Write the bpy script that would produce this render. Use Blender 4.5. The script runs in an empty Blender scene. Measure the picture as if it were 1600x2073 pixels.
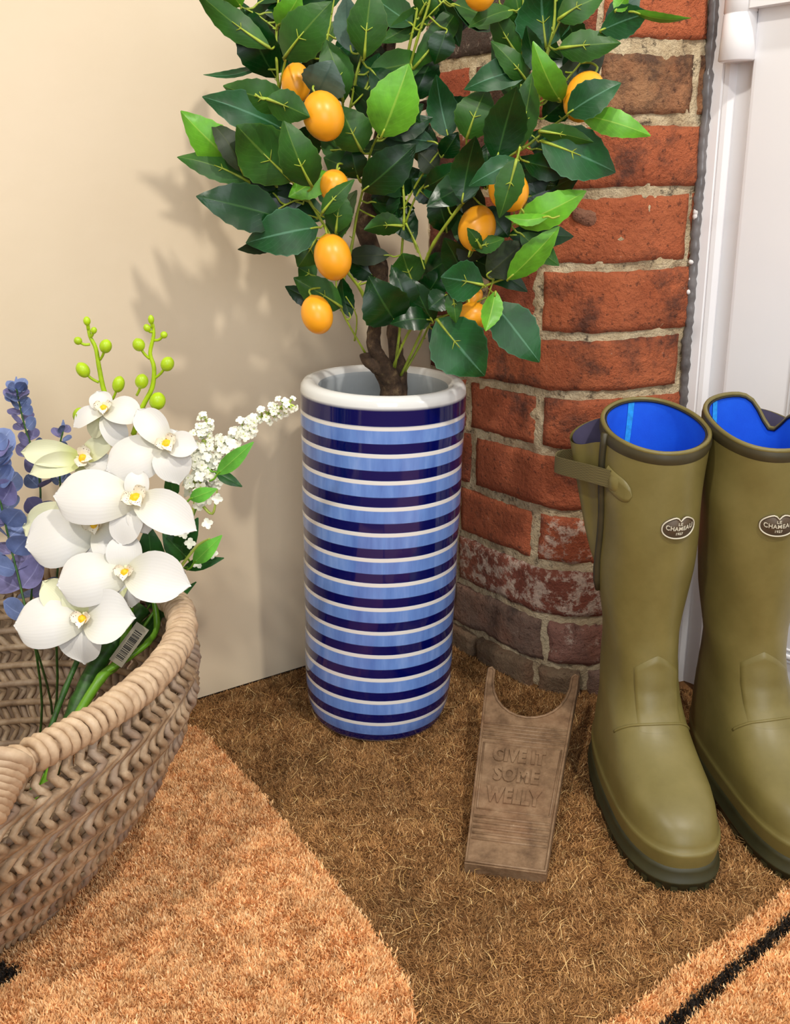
import bpy, math, random
import numpy as np
from mathutils import Vector, Matrix, Euler, noise

random.seed(7); rng = np.random.default_rng(7)
V = Vector
S = bpy.context.scene
col = S.collection

# ------------------------------------------------------------------ camera
FPX, CX, CY, H = 1950.0, 800.0, 1036.5, 0.70
PIT, ROL = math.radians(19.5), math.radians(1.35)
fw = V((0, math.cos(PIT), -math.sin(PIT)))
u0 = V((0, math.sin(PIT), math.cos(PIT))); r0 = V((1, 0, 0))
RT = r0 * math.cos(ROL) - u0 * math.sin(ROL)
UP = u0 * math.cos(ROL) + r0 * math.sin(ROL)
EYE = V((0, 0, H))
cam = bpy.data.cameras.new('camera'); cam.sensor_fit = 'HORIZONTAL'; cam.sensor_width = 36
cam.lens = 36 * FPX / 1600; cam.clip_start = .02
co = bpy.data.objects.new('camera', cam); col.objects.link(co)
M = Matrix((RT, UP, -fw)).transposed().to_4x4(); M.translation = EYE
co.matrix_world = M; S.camera = co

# ------------------------------------------------------------------ light
S.view_settings.view_transform = 'Standard'; S.view_settings.look = 'None'
S.view_settings.gamma = 1; S.view_settings.use_curve_mapping = False
S.view_settings.exposure = 0.0
w = bpy.data.worlds.new('room'); S.world = w; w.use_nodes = True
w.node_tree.nodes['Background'].inputs[0].default_value = (1.0, .96, .91, 1)
w.node_tree.nodes['Background'].inputs[1].default_value = .50

def area(name, loc, target, size, power, color, sizey=None):
    l = bpy.data.lights.new(name, 'AREA'); l.energy = power; l.color = color
    l.shape = 'RECTANGLE' if sizey else 'DISK'; l.size = size
    if sizey: l.size_y = sizey
    o = bpy.data.objects.new(name, l); col.objects.link(o); o.location = loc
    o.rotation_euler = (V(target) - V(loc)).to_track_quat('-Z', 'Y').to_euler()
    return o
area('ceiling_spot', (.75, -.15, 2.3), (0, 1.1, .3), .10, 25, (1, .94, .85))
area('ceiling_spot', (-.65, -.35, 2.3), (.1, 1.0, .3), .12, 21, (1, .94, .85))
area('shop_window', (.4, -2.3, 1.5), (.3, 1.2, .5), 1.6, 36, (.90, .95, 1.0), 1.6)
area('door_glass', (1.7, .1, 1.5), (.0, 1.2, .4), .5, 5, (.80, .90, 1.0), 1.0)

# ------------------------------------------------------------------ pixel helpers (photo ray -> real point at a real distance)
def ray(px, py): return fw + RT * ((px - CX) / FPX) + UP * ((CY - py) / FPX)
def atz(px, py, z=0.0):
    d = ray(px, py); t = (z - H) / d.z; return EYE + d * t
def aty(px, py, y):
    d = ray(px, py); return EYE + d * (y / d.y)
def proj(p):
    v = V(p) - EYE; k = v.dot(fw); return (CX + FPX * v.dot(RT) / k, CY - FPX * v.dot(UP) / k)
def mpp(p): return (V(p) - EYE).dot(fw) / FPX      # metres per pixel there

# ------------------------------------------------------------------ materials
def lin(c):
    return tuple(((x / 255) / 12.92 if x / 255 <= .04045 else ((x / 255 + .055) / 1.055) ** 2.4) for x in c) + (1,)
class Nodes:
    def __init__(s, name):
        s.m = bpy.data.materials.new(name); s.m.use_nodes = True
        s.t = s.m.node_tree; s.b = s.t.nodes['Principled BSDF']
    def n(s, kind, **kw):
        nd = s.t.nodes.new(kind)
        for k, v in kw.items(): setattr(nd, k, v)
        return nd
    def l(s, a, b): s.t.links.new(a, b)
    def obj(s): return s.n('ShaderNodeTexCoord').outputs['Object']
    def noise(s, scale, detail=4, rough=.6, vec=None):
        nd = s.n('ShaderNodeTexNoise'); nd.inputs['Scale'].default_value = scale
        nd.inputs['Detail'].default_value = detail; nd.inputs['Roughness'].default_value = rough
        s.l(vec or s.obj(), nd.inputs['Vector']); return nd.outputs['Fac']
    def ramp(s, fac, stops, interp='LINEAR'):
        nd = s.n('ShaderNodeValToRGB'); nd.color_ramp.interpolation = interp
        e = nd.color_ramp.elements
        while len(e) < len(stops): e.new(.5)
        for i, (p, c) in enumerate(stops):
            e[i].position = p; e[i].color = c if len(c) == 4 else lin(c)
        s.l(fac, nd.inputs[0]); return nd.outputs[0]
    def mix(s, fac, a, b, mode='MIX'):
        nd = s.n('ShaderNodeMix', data_type='RGBA', blend_type=mode)
        for sock, v in ((nd.inputs['Factor'], fac), (nd.inputs[6], a), (nd.inputs[7], b)):
            if isinstance(v, (int, float)): sock.default_value = v
            elif isinstance(v, tuple): sock.default_value = v if len(v) == 4 else lin(v)
            else: s.l(v, sock)
        return nd.outputs[2]
    def math(s, op, a, b=0.0):
        nd = s.n('ShaderNodeMath', operation=op)
        for i, v in enumerate((a, b)):
            if isinstance(v, (int, float)): nd.inputs[i].default_value = v
            else: s.l(v, nd.inputs[i])
        return nd.outputs[0]
    def bump(s, h, strength=.3, dist=.002):
        nd = s.n('ShaderNodeBump'); nd.inputs['Strength'].default_value = strength
        nd.inputs['Distance'].default_value = dist; s.l(h, nd.inputs['Height']); s.l(nd.outputs[0], s.b.inputs['Normal'])
    def base(s, c):
        if isinstance(c, tuple): s.b.inputs['Base Color'].default_value = c if len(c) == 4 else lin(c)
        else: s.l(c, s.b.inputs['Base Color'])
    def set(s, **kw):
        for k, v in kw.items(): s.b.inputs[k.replace('_', ' ')].default_value = v
        return s

def simple(name, c, rough=.5, var=.12, scale=40, bump=0, metal=0, spec=.5, sss=0):
    N = Nodes(name); a = tuple(int(x * (1 - var)) for x in c); b = tuple(min(255, int(x * (1 + var))) for x in c)
    f = N.noise(scale); N.base(N.ramp(f, [(.3, a), (.7, b)]))
    N.set(Roughness=rough, Metallic=metal); N.b.inputs['Specular IOR Level'].default_value = spec
    if sss: N.b.inputs['Subsurface Weight'].default_value = sss; N.b.inputs['Subsurface Radius'].default_value = (.004, .003, .002)
    if bump: N.bump(f, bump, .001)
    return N.m

MT = {}
# cream painted wall
N = Nodes('cream_paint'); N.base(N.ramp(N.noise(3.0), [(.3, (221, 203, 173)), (.7, (227, 210, 183))]))
N.set(Roughness=.42); N.bump(N.noise(60, 3), .12, .002); MT['cream'] = N.m
# mortar
N = Nodes('lime_mortar'); f = N.noise(26, 6, .65); g = N.noise(150, 4, .7)
c = N.ramp(f, [(.25, (128, 108, 84)), (.42, (196, 174, 138)), (.62, (226, 208, 172)), (.8, (205, 180, 140))])
c = N.mix(N.ramp(N.noise(60, 5, .75), [(.55, (0, 0, 0)), (.66, (235, 235, 235))]), c, (66, 54, 42))
sep = N.n('ShaderNodeSeparateXYZ'); N.l(N.obj(), sep.inputs[0])
c = N.mix(N.ramp(sep.outputs[2], [(.12, (150, 150, 150)), (.5, (0, 0, 0))]), c, (128, 110, 86))
N.base(c); N.set(Roughness=.95); N.bump(N.math('ADD', g, N.noise(45, 6, .75)), 1.0, .006); MT['mortar'] = N.m
# brick: colour, soot and lime taken from each brick
N = Nodes('old_brick')
at = N.n('ShaderNodeAttribute', attribute_type='OBJECT', attribute_name='tint'); so = N.n('ShaderNodeAttribute', attribute_type='OBJECT', attribute_name='soot')
li = N.n('ShaderNodeAttribute', attribute_type='OBJECT', attribute_name='lime')
f = N.noise(24, 6, .65)
c = N.mix(N.ramp(f, [(.25, (0, 0, 0)), (.75, (255, 255, 255))]), N.mix(1.0, at.outputs['Color'], (206, 188, 180), 'MULTIPLY'), at.outputs['Color'])
c = N.mix(N.ramp(N.noise(11, 3, .5), [(.48, (0, 0, 0)), (.8, (150, 150, 150))]), c, (214, 128, 84))
sn = N.math('ADD', N.noise(15, 8, .72), N.math('MULTIPLY', so.outputs['Fac'], .34))
c = N.mix(N.ramp(sn, [(.595, (0, 0, 0)), (.74, (225, 225, 225))]), c, (52, 42, 38))
c = N.mix(N.ramp(N.noise(140, 3, .6), [(.60, (0, 0, 0)), (.68, (210, 210, 210))]), c, (72, 38, 26))
c = N.mix(N.ramp(N.noise(62, 6, .75), [(.5, (0, 0, 0)), (.78, (120, 120, 120))]), c, (128, 62, 40))
ln = N.math('ADD', N.noise(48, 7, .75), N.math('MULTIPLY', li.outputs['Fac'], .26))
c = N.mix(N.ramp(ln, [(.70, (0, 0, 0)), (.78, (205, 205, 205))]), c, (226, 208, 188))
N.base(c); N.set(Roughness=.85)
N.bump(N.math('ADD', N.noise(160, 5, .7), N.math('MULTIPLY', N.noise(34, 6, .7), 1.6)), 1.0, .006); MT['brick'] = N.m
# coir fibres (each fibre carries its own colour) and the backing under them
N = Nodes('coir_fibre'); at = N.n('ShaderNodeAttribute', attribute_name='Col'); N.base(at.outputs['Color']); N.set(Roughness=.75)
N.b.inputs['Specular IOR Level'].default_value = .25; MT['fibre'] = N.m
N = Nodes('coir_backing'); N.base(N.ramp(N.noise(90, 5), [(.3, (92, 58, 26)), (.7, (140, 96, 50))])); N.set(Roughness=.9); MT['backing'] = N.m
N = Nodes('tan_backing'); N.base(N.ramp(N.noise(90, 5), [(.3, (168, 112, 62)), (.7, (206, 150, 94))])); N.set(Roughness=.9); MT['tanback'] = N.m
# glazed stripes of the umbrella stand
N = Nodes('striped_glaze'); sep = N.n('ShaderNodeSeparateXYZ'); N.l(N.obj(), sep.inputs[0])
z = N.math('ADD', sep.outputs[2], N.math('MULTIPLY', N.math('SUBTRACT', N.noise(9, 2), .5), .0016))
ZT, PER = .4275, .0325
q = N.math('FRACT', N.math('DIVIDE', N.math('SUBTRACT', ZT + PER * 20, z), PER))
mp = N.n('ShaderNodeMapping'); mp.inputs['Scale'].default_value = (60, 60, 9); N.l(N.obj(), mp.inputs[0])
br = N.noise(1.0, 4, .6, mp.outputs[0])
blue = N.ramp(br, [(.3, (88, 122, 196)), (.55, (108, 146, 216)), (.75, (132, 166, 228))])
stripes = N.mix(N.ramp(q, [(.0, (0, 0, 0)), (.14, (0, 0, 0)), (.165, (255, 255, 255)), (1, (255, 255, 255))]), (232, 230, 226), blue)
stripes = N.mix(N.ramp(q, [(.0, (0, 0, 0)), (.615, (0, 0, 0)), (.635, (255, 255, 255)), (.985, (255, 255, 255)), (1, (0, 0, 0))]), stripes, (2, 9, 84))
top = N.ramp(z, [(.4275, (0, 0, 0)), (.4285, (255, 255, 255))])
top2 = N.ramp(z, [(.446, (0, 0, 0)), (.4475, (255, 255, 255))])
c = N.mix(top, stripes, (2, 9, 84)); c = N.mix(top2, c, (226, 228, 226))
c = N.mix(N.ramp(z, [(.004, (255, 255, 255)), (.005, (0, 0, 0))]), c, (214, 212, 208))
N.base(c); N.set(Roughness=.09); N.b.inputs['Coat Weight'].default_value = .4; N.b.inputs['Coat Roughness'].default_value = .04; MT['stripe'] = N.m
MT['glaze_white'] = simple('white_glaze', (206, 212, 214), .10, .03, 30)
# leaves: pale midrib and faint side veins along the uv
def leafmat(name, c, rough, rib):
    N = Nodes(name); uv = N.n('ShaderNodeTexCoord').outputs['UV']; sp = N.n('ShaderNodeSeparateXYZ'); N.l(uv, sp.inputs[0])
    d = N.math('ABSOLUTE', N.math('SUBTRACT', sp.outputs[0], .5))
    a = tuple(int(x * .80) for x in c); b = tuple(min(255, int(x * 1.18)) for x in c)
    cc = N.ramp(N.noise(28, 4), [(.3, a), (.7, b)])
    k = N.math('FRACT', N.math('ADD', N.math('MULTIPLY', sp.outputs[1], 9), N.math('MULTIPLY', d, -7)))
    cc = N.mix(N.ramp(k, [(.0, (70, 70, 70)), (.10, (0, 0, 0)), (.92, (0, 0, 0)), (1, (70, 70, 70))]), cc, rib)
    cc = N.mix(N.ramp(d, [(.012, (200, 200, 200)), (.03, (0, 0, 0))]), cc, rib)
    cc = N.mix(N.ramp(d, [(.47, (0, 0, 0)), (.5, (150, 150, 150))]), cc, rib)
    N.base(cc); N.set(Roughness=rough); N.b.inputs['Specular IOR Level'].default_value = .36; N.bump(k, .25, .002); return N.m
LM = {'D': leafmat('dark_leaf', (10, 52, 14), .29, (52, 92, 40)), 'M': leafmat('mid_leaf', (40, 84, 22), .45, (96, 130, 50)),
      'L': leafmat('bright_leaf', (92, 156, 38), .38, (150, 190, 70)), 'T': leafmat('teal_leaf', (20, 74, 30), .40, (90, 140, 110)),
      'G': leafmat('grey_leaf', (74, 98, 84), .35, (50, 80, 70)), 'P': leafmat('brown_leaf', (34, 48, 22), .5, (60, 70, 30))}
MT['twig'] = simple('green_twig', (150, 168, 52), .5, .15, 60)
N = Nodes('bark'); f = N.noise(70, 6, .7); N.base(N.ramp(f, [(.3, (38, 26, 18)), (.55, (82, 62, 44)), (.75, (140, 118, 84))])); N.set(Roughness=.9); N.bump(f, 1, .004); MT['bark'] = N.m
MT['fruit'] = simple('kumquat_skin', (245, 166, 30), .36, .05, 14, .04, sss=.05)
# wicker
N = Nodes('grey_willow'); oi = N.n('ShaderNodeObjectInfo'); f = N.noise(38, 5)
c = N.ramp(f, [(.28, (112, 88, 64)), (.5, (164, 138, 108)), (.72, (206, 184, 154))])
c = N.mix(N.ramp(oi.outputs['Random'], [(0, (0, 0, 0)), (.5, (40, 40, 40)), (1, (190, 190, 190))]), c, (138, 122, 114))
N.base(c); N.set(Roughness=.6); N.bump(N.noise(220, 3), .25, .001); MT['wicker'] = N.m
N = Nodes('pale_willow'); oi = N.n('ShaderNodeObjectInfo'); f = N.noise(60, 5)
c = N.ramp(f, [(.25, (164, 134, 104)), (.6, (206, 180, 148)), (.8, (222, 200, 172))])
c = N.mix(N.ramp(oi.outputs['Random'], [(0, (0, 0, 0)), (1, (130, 130, 130))]), c, (176, 150, 126))
N.base(c); N.set(Roughness=.55); MT['rim'] = N.m
# flowers
def petalmat(name, c, c2):
    N = Nodes(name); uv = N.n('ShaderNodeTexCoord').outputs['UV']; sp = N.n('ShaderNodeSeparateXYZ'); N.l(uv, sp.inputs[0])
    N.base(N.ramp(sp.outputs[1], [(0, c2), (.45, c)])); N.set(Roughness=.5)
    wv = N.n('ShaderNodeTexWave'); wv.inputs['Scale'].default_value = 5; wv.inputs['Distortion'].default_value = 1.5; N.l(uv, wv.inputs[0]); N.bump(wv.outputs['Fac'], .04, .001)
    N.b.inputs['Subsurface Weight'].default_value = .15; N.b.inputs['Subsurface Radius'].default_value = (.006, .006, .004); return N.m
MT['petal'] = petalmat('white_petal', (220, 218, 213), (214, 212, 190)); MT['sepal'] = petalmat('green_white_petal', (218, 218, 184), (196, 204, 104))
N = Nodes('speckled_lip'); f = N.n('ShaderNodeTexVoronoi'); f.inputs['Scale'].default_value = 420; N.l(N.obj(), f.inputs['Vector'])
N.base(N.ramp(f.outputs['Distance'], [(.16, (96, 30, 40)), (.26, (244, 238, 220))])); N.set(Roughness=.5); MT['lip'] = N.m
MT['yellow'] = simple('yellow_lip', (250, 190, 20), .5, .1, 300, .3); MT['cream_col'] = simple('cream_column', (232, 232, 190), .5, .04)
MT['bud'] = simple('lime_bud', (168, 200, 24), .38, .12, 40); MT['stem'] = simple('green_stem', (104, 158, 34), .4, .15, 40)
MT['dkstem'] = simple('dark_green_stem', (44, 84, 26), .5, .25, 120, .4)
MT['floret'] = simple('white_floret', (240, 240, 222), .55, .04); MT['floretgreen'] = simple('floret_stalk', (184, 204, 92), .5, .1)
MT['sprigleaf'] = leafmat('sprig_leaf', (96, 170, 60), .4, (150, 200, 90)); MT['sprigdark'] = leafmat('sprig_dark_leaf', (34, 84, 32), .4, (70, 120, 60))
MT['euca'] = leafmat('blue_leaf', (108, 124, 168), .6, (150, 166, 208)); MT['euca2'] = leafmat('violet_leaf', (116, 112, 156), .6, (150, 148, 190)); MT['euca3'] = leafmat('slate_leaf', (60, 86, 96), .6, (92, 116, 124))
N = Nodes('clear_tag'); N.base((172, 165, 146)); N.set(Roughness=.2); MT['tag'] = N.m
MT['ink'] = simple('black_ink', (28, 26, 26), .6, .05)
# boots
N = Nodes('olive_rubber'); f = N.noise(16, 5, .6); N.base(N.ramp(f, [(.3, (104, 94, 48)), (.55, (116, 106, 58)), (.75, (126, 115, 66))]))
N.set(Roughness=.42); N.b.inputs['Specular IOR Level'].default_value = .5; N.bump(N.noise(300, 3), .06, .001); MT['rubber'] = N.m
MT['trim'] = simple('dark_olive_trim', (62, 56, 34), .5, .1); MT['sole'] = simple('dark_green_sole', (52, 50, 26), .55, .12, 30)
N = Nodes('blue_neoprene'); N.base(N.ramp(N.noise(25), [(.3, (0, 84, 220)), (.7, (8, 98, 234))])); N.set(Roughness=.8); N.bump(N.noise(500, 2), .2, .0006); MT['lining'] = N.m
MT['seam'] = simple('light_blue_seam', (36, 156, 240), .8, .1, 200); MT['navy'] = simple('navy_cloth', (66, 60, 88), .8, .1)
N = Nodes('webbing'); wv = N.n('ShaderNodeTexChecker'); wv.inputs['Scale'].default_value = 700; N.l(N.obj(), wv.inputs[0])
N.base(N.mix(wv.outputs['Fac'], (84, 76, 44), (104, 94, 56))); N.set(Roughness=.8); MT['web'] = N.m
MT['badge'] = simple('badge_brown', (84, 68, 50), .5, .05); MT['silver'] = simple('silver_print', (206, 200, 180), .4, .03)
# iron
N = Nodes('rusted_iron'); f = N.noise(45, 7, .7); c = N.ramp(f, [(.28, (92, 68, 46)), (.5, (134, 106, 78)), (.72, (160, 132, 102))])
c = N.mix(N.ramp(N.noise(18, 3), [(.5, (0, 0, 0)), (.75, (140, 140, 140))]), c, (140, 92, 62))
c = N.mix(N.ramp(N.noise(90, 5, .8), [(.66, (0, 0, 0)), (.74, (150, 150, 150))]), c, (206, 190, 168))
N.base(c); N.set(Roughness=.6, Metallic=.15); N.bump(N.noise(260, 4), .5, .001); MT['iron'] = N.m
# door
N = Nodes('white_plastic'); N.base(N.ramp(N.noise(2.5), [(.3, (246, 246, 249)), (.7, (249, 249, 251))])); N.set(Roughness=.16); MT['upvc'] = N.m
N = Nodes('grey_sealant'); f = N.noise(30, 4); N.base(N.ramp(f, [(.3, (84, 80, 80)), (.7, (128, 124, 124))])); N.set(Roughness=.25); MT['seal'] = N.m
MT['foam'] = simple('white_filler', (236, 232, 230), .8, .04, 60, .5)
MT['dark'] = simple('dark_gap', (30, 24, 20), .9, .2)

# ------------------------------------------------------------------ mesh helpers
def tagit(o, label=None, cat=None, group=None, kind=None):
    if label: o['label'] = label
    if cat: o['category'] = cat
    if group: o['group'] = group
    if kind: o['kind'] = kind
    return o
ROOTLOC = {}
def empty(name, loc, label, cat, group=None, rot=None):
    o = bpy.data.objects.new(name, None); col.objects.link(o); o.location = loc; o.empty_display_size = .05
    if rot: o.rotation_euler = rot
    ROOTLOC[o.name] = V((0, 0, 0)) if rot is not None else V(loc)
    return tagit(o, label, cat, group)
def mesh(name, vs, fs, mats, smooth=True, uv=None, fm=None):
    me = bpy.data.meshes.new(name); me.from_pydata([tuple(v) for v in vs], [], fs)
    for m in (mats if isinstance(mats, (list, tuple)) else [mats]): me.materials.append(m)
    if fm: me.polygons.foreach_set('material_index', fm)
    if smooth: me.polygons.foreach_set('use_smooth', [True] * len(me.polygons))
    if uv:
        ul = me.uv_layers.new(name='UVMap'); li = np.zeros(len(me.loops), dtype=np.int32); me.loops.foreach_get('vertex_index', li)
        ul.data.foreach_set('uv', np.array(uv, dtype=np.float32)[li].ravel())
    me.update(); return me
def ob(name, vs, fs, mats, parent=None, smooth=True, uv=None, fm=None, label=None, kind=None):
    if parent is not None:
        off = ROOTLOC.get(parent.name, V((0, 0, 0))); vs = [V(v) - off for v in vs]
    me = mesh(name, vs, fs, mats, smooth, uv, fm)
    o = bpy.data.objects.new(name, me); col.objects.link(o)
    if parent is not None: o.parent = parent; ROOTLOC[o.name] = off
    if label: o['label'] = label
    if kind: o['kind'] = kind
    return o
def join(parts):
    vs, fs = [], []
    for a, b in parts:
        n = len(vs); vs += list(a); fs += [tuple(i + n for i in f) for f in b]
    return vs, fs
def joinm(parts):            # (vs, fs, matindex)
    vs, fs, fm = [], [], []
    for a, b, k in parts:
        n = len(vs); vs += list(a); fs += [tuple(i + n for i in f) for f in b]; fm += [k] * len(b)
    return vs, fs, fm
def tube(pts, rad, n=6, cap=True, closed=False, flat=None):
    pts = [V(p) for p in pts]; m = len(pts)
    if not isinstance(rad, (list, tuple)): rad = [rad] * m
    vs, fs = [], []; nrm = None
    for i, p in enumerate(pts):
        if closed: t = pts[(i + 1) % m] - pts[i - 1]
        else: t = pts[min(i + 1, m - 1)] - pts[max(i - 1, 0)]
        if t.length < 1e-9: t = V((0, 0, 1))
        t.normalize()
        if nrm is None:
            a = V((0, 0, 1)) if abs(t.z) < .9 else V((1, 0, 0)); nrm = (a - t * a.dot(t)).normalized()
        else:
            nrm = nrm - t * nrm.dot(t)
            nrm = nrm.normalized() if nrm.length > 1e-6 else t.orthogonal().normalized()
        b = t.cross(nrm)
        for k in range(n):
            a = 2 * math.pi * k / n
            vs.append(p + (nrm * math.cos(a) + b * math.sin(a)) * rad[i])
    for i in range(m if closed else m - 1):
        j = (i + 1) % m
        for k in range(n):
            l = (k + 1) % n; fs.append((i * n + k, i * n + l, j * n + l, j * n + k))
    if cap and not closed: fs.append(tuple(range(n - 1, -1, -1))); fs.append(tuple((m - 1) * n + k for k in range(n)))
    return vs, fs
def spline(pts, k=6):        # Catmull-Rom through the points
    pts = [V(p) for p in pts]; out = []
    for i in range(len(pts) - 1):
        p0, p1, p2, p3 = pts[max(i - 1, 0)], pts[i], pts[i + 1], pts[min(i + 2, len(pts) - 1)]
        for j in range(k):
            t = j / k; out.append(.5 * ((2 * p1) + (p2 - p0) * t + (2 * p0 - 5 * p1 + 4 * p2 - p3) * t * t + (3 * p1 - p0 - 3 * p2 + p3) * t ** 3))
    out.append(pts[-1]); return out
def gridf(nu, nv, fn, wrap=False):
    vs = [fn(i / (nu if wrap else nu - 1), j / (nv - 1)) for j in range(nv) for i in range(nu)]; fs = []
    for j in range(nv - 1):
        for i in range(nu if wrap else nu - 1):
            k = (i + 1) % nu; fs.append((j * nu + i, j * nu + k, (j + 1) * nu + k, (j + 1) * nu + i))
    return vs, fs
def lathe(prof, n=48):
    vs = [V((r * math.cos(2 * math.pi * i / n), r * math.sin(2 * math.pi * i / n), z)) for r, z in prof for i in range(n)]; fs = []
    for j in range(len(prof) - 1):
        for i in range(n):
            k = (i + 1) % n; fs.append((j * n + i, j * n + k, (j + 1) * n + k, (j + 1) * n + i))
    return vs, fs
def ellipsoid(c, ax, r, n=12, m=8, nip=0):   # ax unit long axis, r=(across, along)
    ax = V(ax).normalized(); e = ax.orthogonal().normalized(); g = ax.cross(e); vs, fs = [], []
    for j in range(m + 1):
        a = math.pi * j / m; rr = math.sin(a); h = math.cos(a)
        if nip and j == 0: h = 1 + nip
        for i in range(n):
            b = 2 * math.pi * i / n; vs.append(V(c) + ax * h * r[1] + (e * math.cos(b) + g * math.sin(b)) * max(rr, .02) * r[0])
    for j in range(m):
        for i in range(n): fs.append((j * n + i, j * n + (i + 1) % n, (j + 1) * n + (i + 1) % n, (j + 1) * n + i))
    return vs, fs
def prism(poly, ext):        # poly = 3d points of a convex-ish face, ext = vector
    n = len(poly); vs = [V(p) for p in poly] + [V(p) + V(ext) for p in poly]
    fs = [tuple(range(n - 1, -1, -1)), tuple(range(n, 2 * n))] + [(i, (i + 1) % n, n + (i + 1) % n, n + i) for i in range(n)]
    return vs, fs
def box(c, ex, ey, ez):      # centre and three half vectors
    c, ex, ey, ez = V(c), V(ex), V(ey), V(ez)
    return prism([c - ex - ey - ez, c + ex - ey - ez, c + ex + ey - ez, c - ex + ey - ez], ez * 2)
def textmesh(body, size, extrude, spacing=1.0, bold=0):
    cu = bpy.data.curves.new('lettering', 'FONT'); cu.body = body; cu.size = size; cu.extrude = extrude; cu.align_x = 'CENTER'; cu.align_y = 'CENTER'
    cu.space_character = spacing; cu.offset = bold; cu.resolution_u = 3
    o = bpy.data.objects.new('lettering', cu); col.objects.link(o)
    me = bpy.data.meshes.new_from_object(o.evaluated_get(bpy.context.evaluated_depsgraph_get()))
    vs = [v.co.copy() for v in me.vertices]; fs = [tuple(p.vertices) for p in me.polygons]
    bpy.data.objects.remove(o); bpy.data.curves.remove(cu); bpy.data.meshes.remove(me); return vs, fs
def nz(p, s): return noise.noise(V(p) * s)

# ================================================================== STRUCTURE
# ---- plan of the brick pier: splayed face, rounded corner, short return to the door
A0, A1 = math.radians(-53), math.radians(21)
C0 = V((.055, 1.405)); L1, RAD = .205, .10
d0 = V((math.cos(A0), math.sin(A0))); P1 = C0 + d0 * L1
cen = P1 + V((-math.sin(A0), math.cos(A0))) * RAD
LARC = RAD * (A1 - A0); P2 = cen + V((math.sin(A1), -math.cos(A1))) * RAD; d1 = V((math.cos(A1), math.sin(A1)))
L2 = .100; SEND = L1 + LARC + L2
def wp(s, z, off=0.0):
    if s < L1: p, a = C0 + d0 * s, A0
    elif s < L1 + LARC:
        a = A0 + (s - L1) / RAD; p = cen + V((math.sin(a), -math.cos(a))) * RAD
    else: p, a = P2 + d1 * (s - L1 - LARC), A1
    return V((p.x + math.sin(a) * off, p.y - math.cos(a) * off, z))
def s_of(px, z):
    lo, hi = -.03, SEND + .05
    for _ in range(40):
        m = (lo + hi) / 2
        if proj(wp(m, z))[0] < px: lo = m
        else: hi = m
    return lo

# floor
fv, ff = gridf(2, 2, lambda u, v: V((-2 + 4 * u, -1.2 + 3.2 * v, 0)))
floor = ob('floor', fv, ff, MT['backing'], smooth=False, kind='structure')

# cream wall
wd = V((.853, .522, 0)); wn = V((.522, -.853, 0)); wc = V((C0.x, C0.y, 0))
WEND = wc + wd * .012
def slab(a, b, z0, z1, n, th): return prism([a + V((0, 0, z0)), b + V((0, 0, z0)), b + V((0, 0, z1)), a + V((0, 0, z1))], n * -th)
v, f = slab(wc - wd * 1.9, WEND, .004, 2.2, wn, .06)
wl = ob('wall_left', v, f, MT['cream'], smooth=False, kind='structure')
v, f = slab(wc - wd * 1.9, WEND, 0, .004, wn * 1, .05)
ob('gap', [p - wn * .004 for p in v], f, MT['dark'], wl, smooth=False, label='thin dark gap under the cream wall')

# brick pier: mortar bed with every brick on it
ZB = [1.075, .992, .910, .828, .748, .670, .583, .499, .425, .348, .265, .187, .108, .038, -.012]
def mort(u, v):
    s, z = u * SEND, v * 1.10
    p = wp(s, z); o = -.0018 + .0030 * nz(p, 40) + .0026 * nz(p, 150)
    if z < .11: o += .003 * min(1, (.11 - z) / .05)
    return wp(s, z, o)
v, f = gridf(96, 210, mort)
wr = ob('wall_right', v, f, MT['mortar'], kind='structure')
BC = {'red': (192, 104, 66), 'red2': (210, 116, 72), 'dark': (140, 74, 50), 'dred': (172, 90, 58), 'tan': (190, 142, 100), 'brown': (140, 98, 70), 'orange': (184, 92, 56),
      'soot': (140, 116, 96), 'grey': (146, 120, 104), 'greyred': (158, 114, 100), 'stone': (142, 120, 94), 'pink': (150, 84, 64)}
ROWS = [
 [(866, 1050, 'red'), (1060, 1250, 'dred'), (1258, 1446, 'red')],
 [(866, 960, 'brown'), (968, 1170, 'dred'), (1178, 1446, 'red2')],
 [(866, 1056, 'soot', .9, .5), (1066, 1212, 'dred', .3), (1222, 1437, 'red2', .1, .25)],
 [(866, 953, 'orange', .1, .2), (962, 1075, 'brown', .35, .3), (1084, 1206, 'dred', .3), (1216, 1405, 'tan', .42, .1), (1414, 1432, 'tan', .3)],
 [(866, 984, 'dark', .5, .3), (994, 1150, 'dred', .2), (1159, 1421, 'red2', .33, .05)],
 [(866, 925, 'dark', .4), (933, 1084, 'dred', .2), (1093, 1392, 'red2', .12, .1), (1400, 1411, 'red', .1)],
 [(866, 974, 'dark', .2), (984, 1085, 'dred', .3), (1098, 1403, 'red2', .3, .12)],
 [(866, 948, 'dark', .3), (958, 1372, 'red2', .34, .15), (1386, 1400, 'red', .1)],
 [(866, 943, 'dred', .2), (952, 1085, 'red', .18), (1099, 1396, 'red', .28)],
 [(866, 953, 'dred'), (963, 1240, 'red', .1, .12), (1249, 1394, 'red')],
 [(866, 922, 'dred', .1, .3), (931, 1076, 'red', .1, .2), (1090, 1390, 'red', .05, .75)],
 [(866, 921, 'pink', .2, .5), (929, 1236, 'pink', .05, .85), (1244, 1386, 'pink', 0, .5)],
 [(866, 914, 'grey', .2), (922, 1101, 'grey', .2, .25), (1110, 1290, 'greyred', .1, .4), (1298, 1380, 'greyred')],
 [(880, 969, 'stone', .1), (976, 1084, 'stone', .15), (1092, 1178, 'stone', .1), (1186, 1290, 'grey'), (1298, 1376, 'stone')]]
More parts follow.
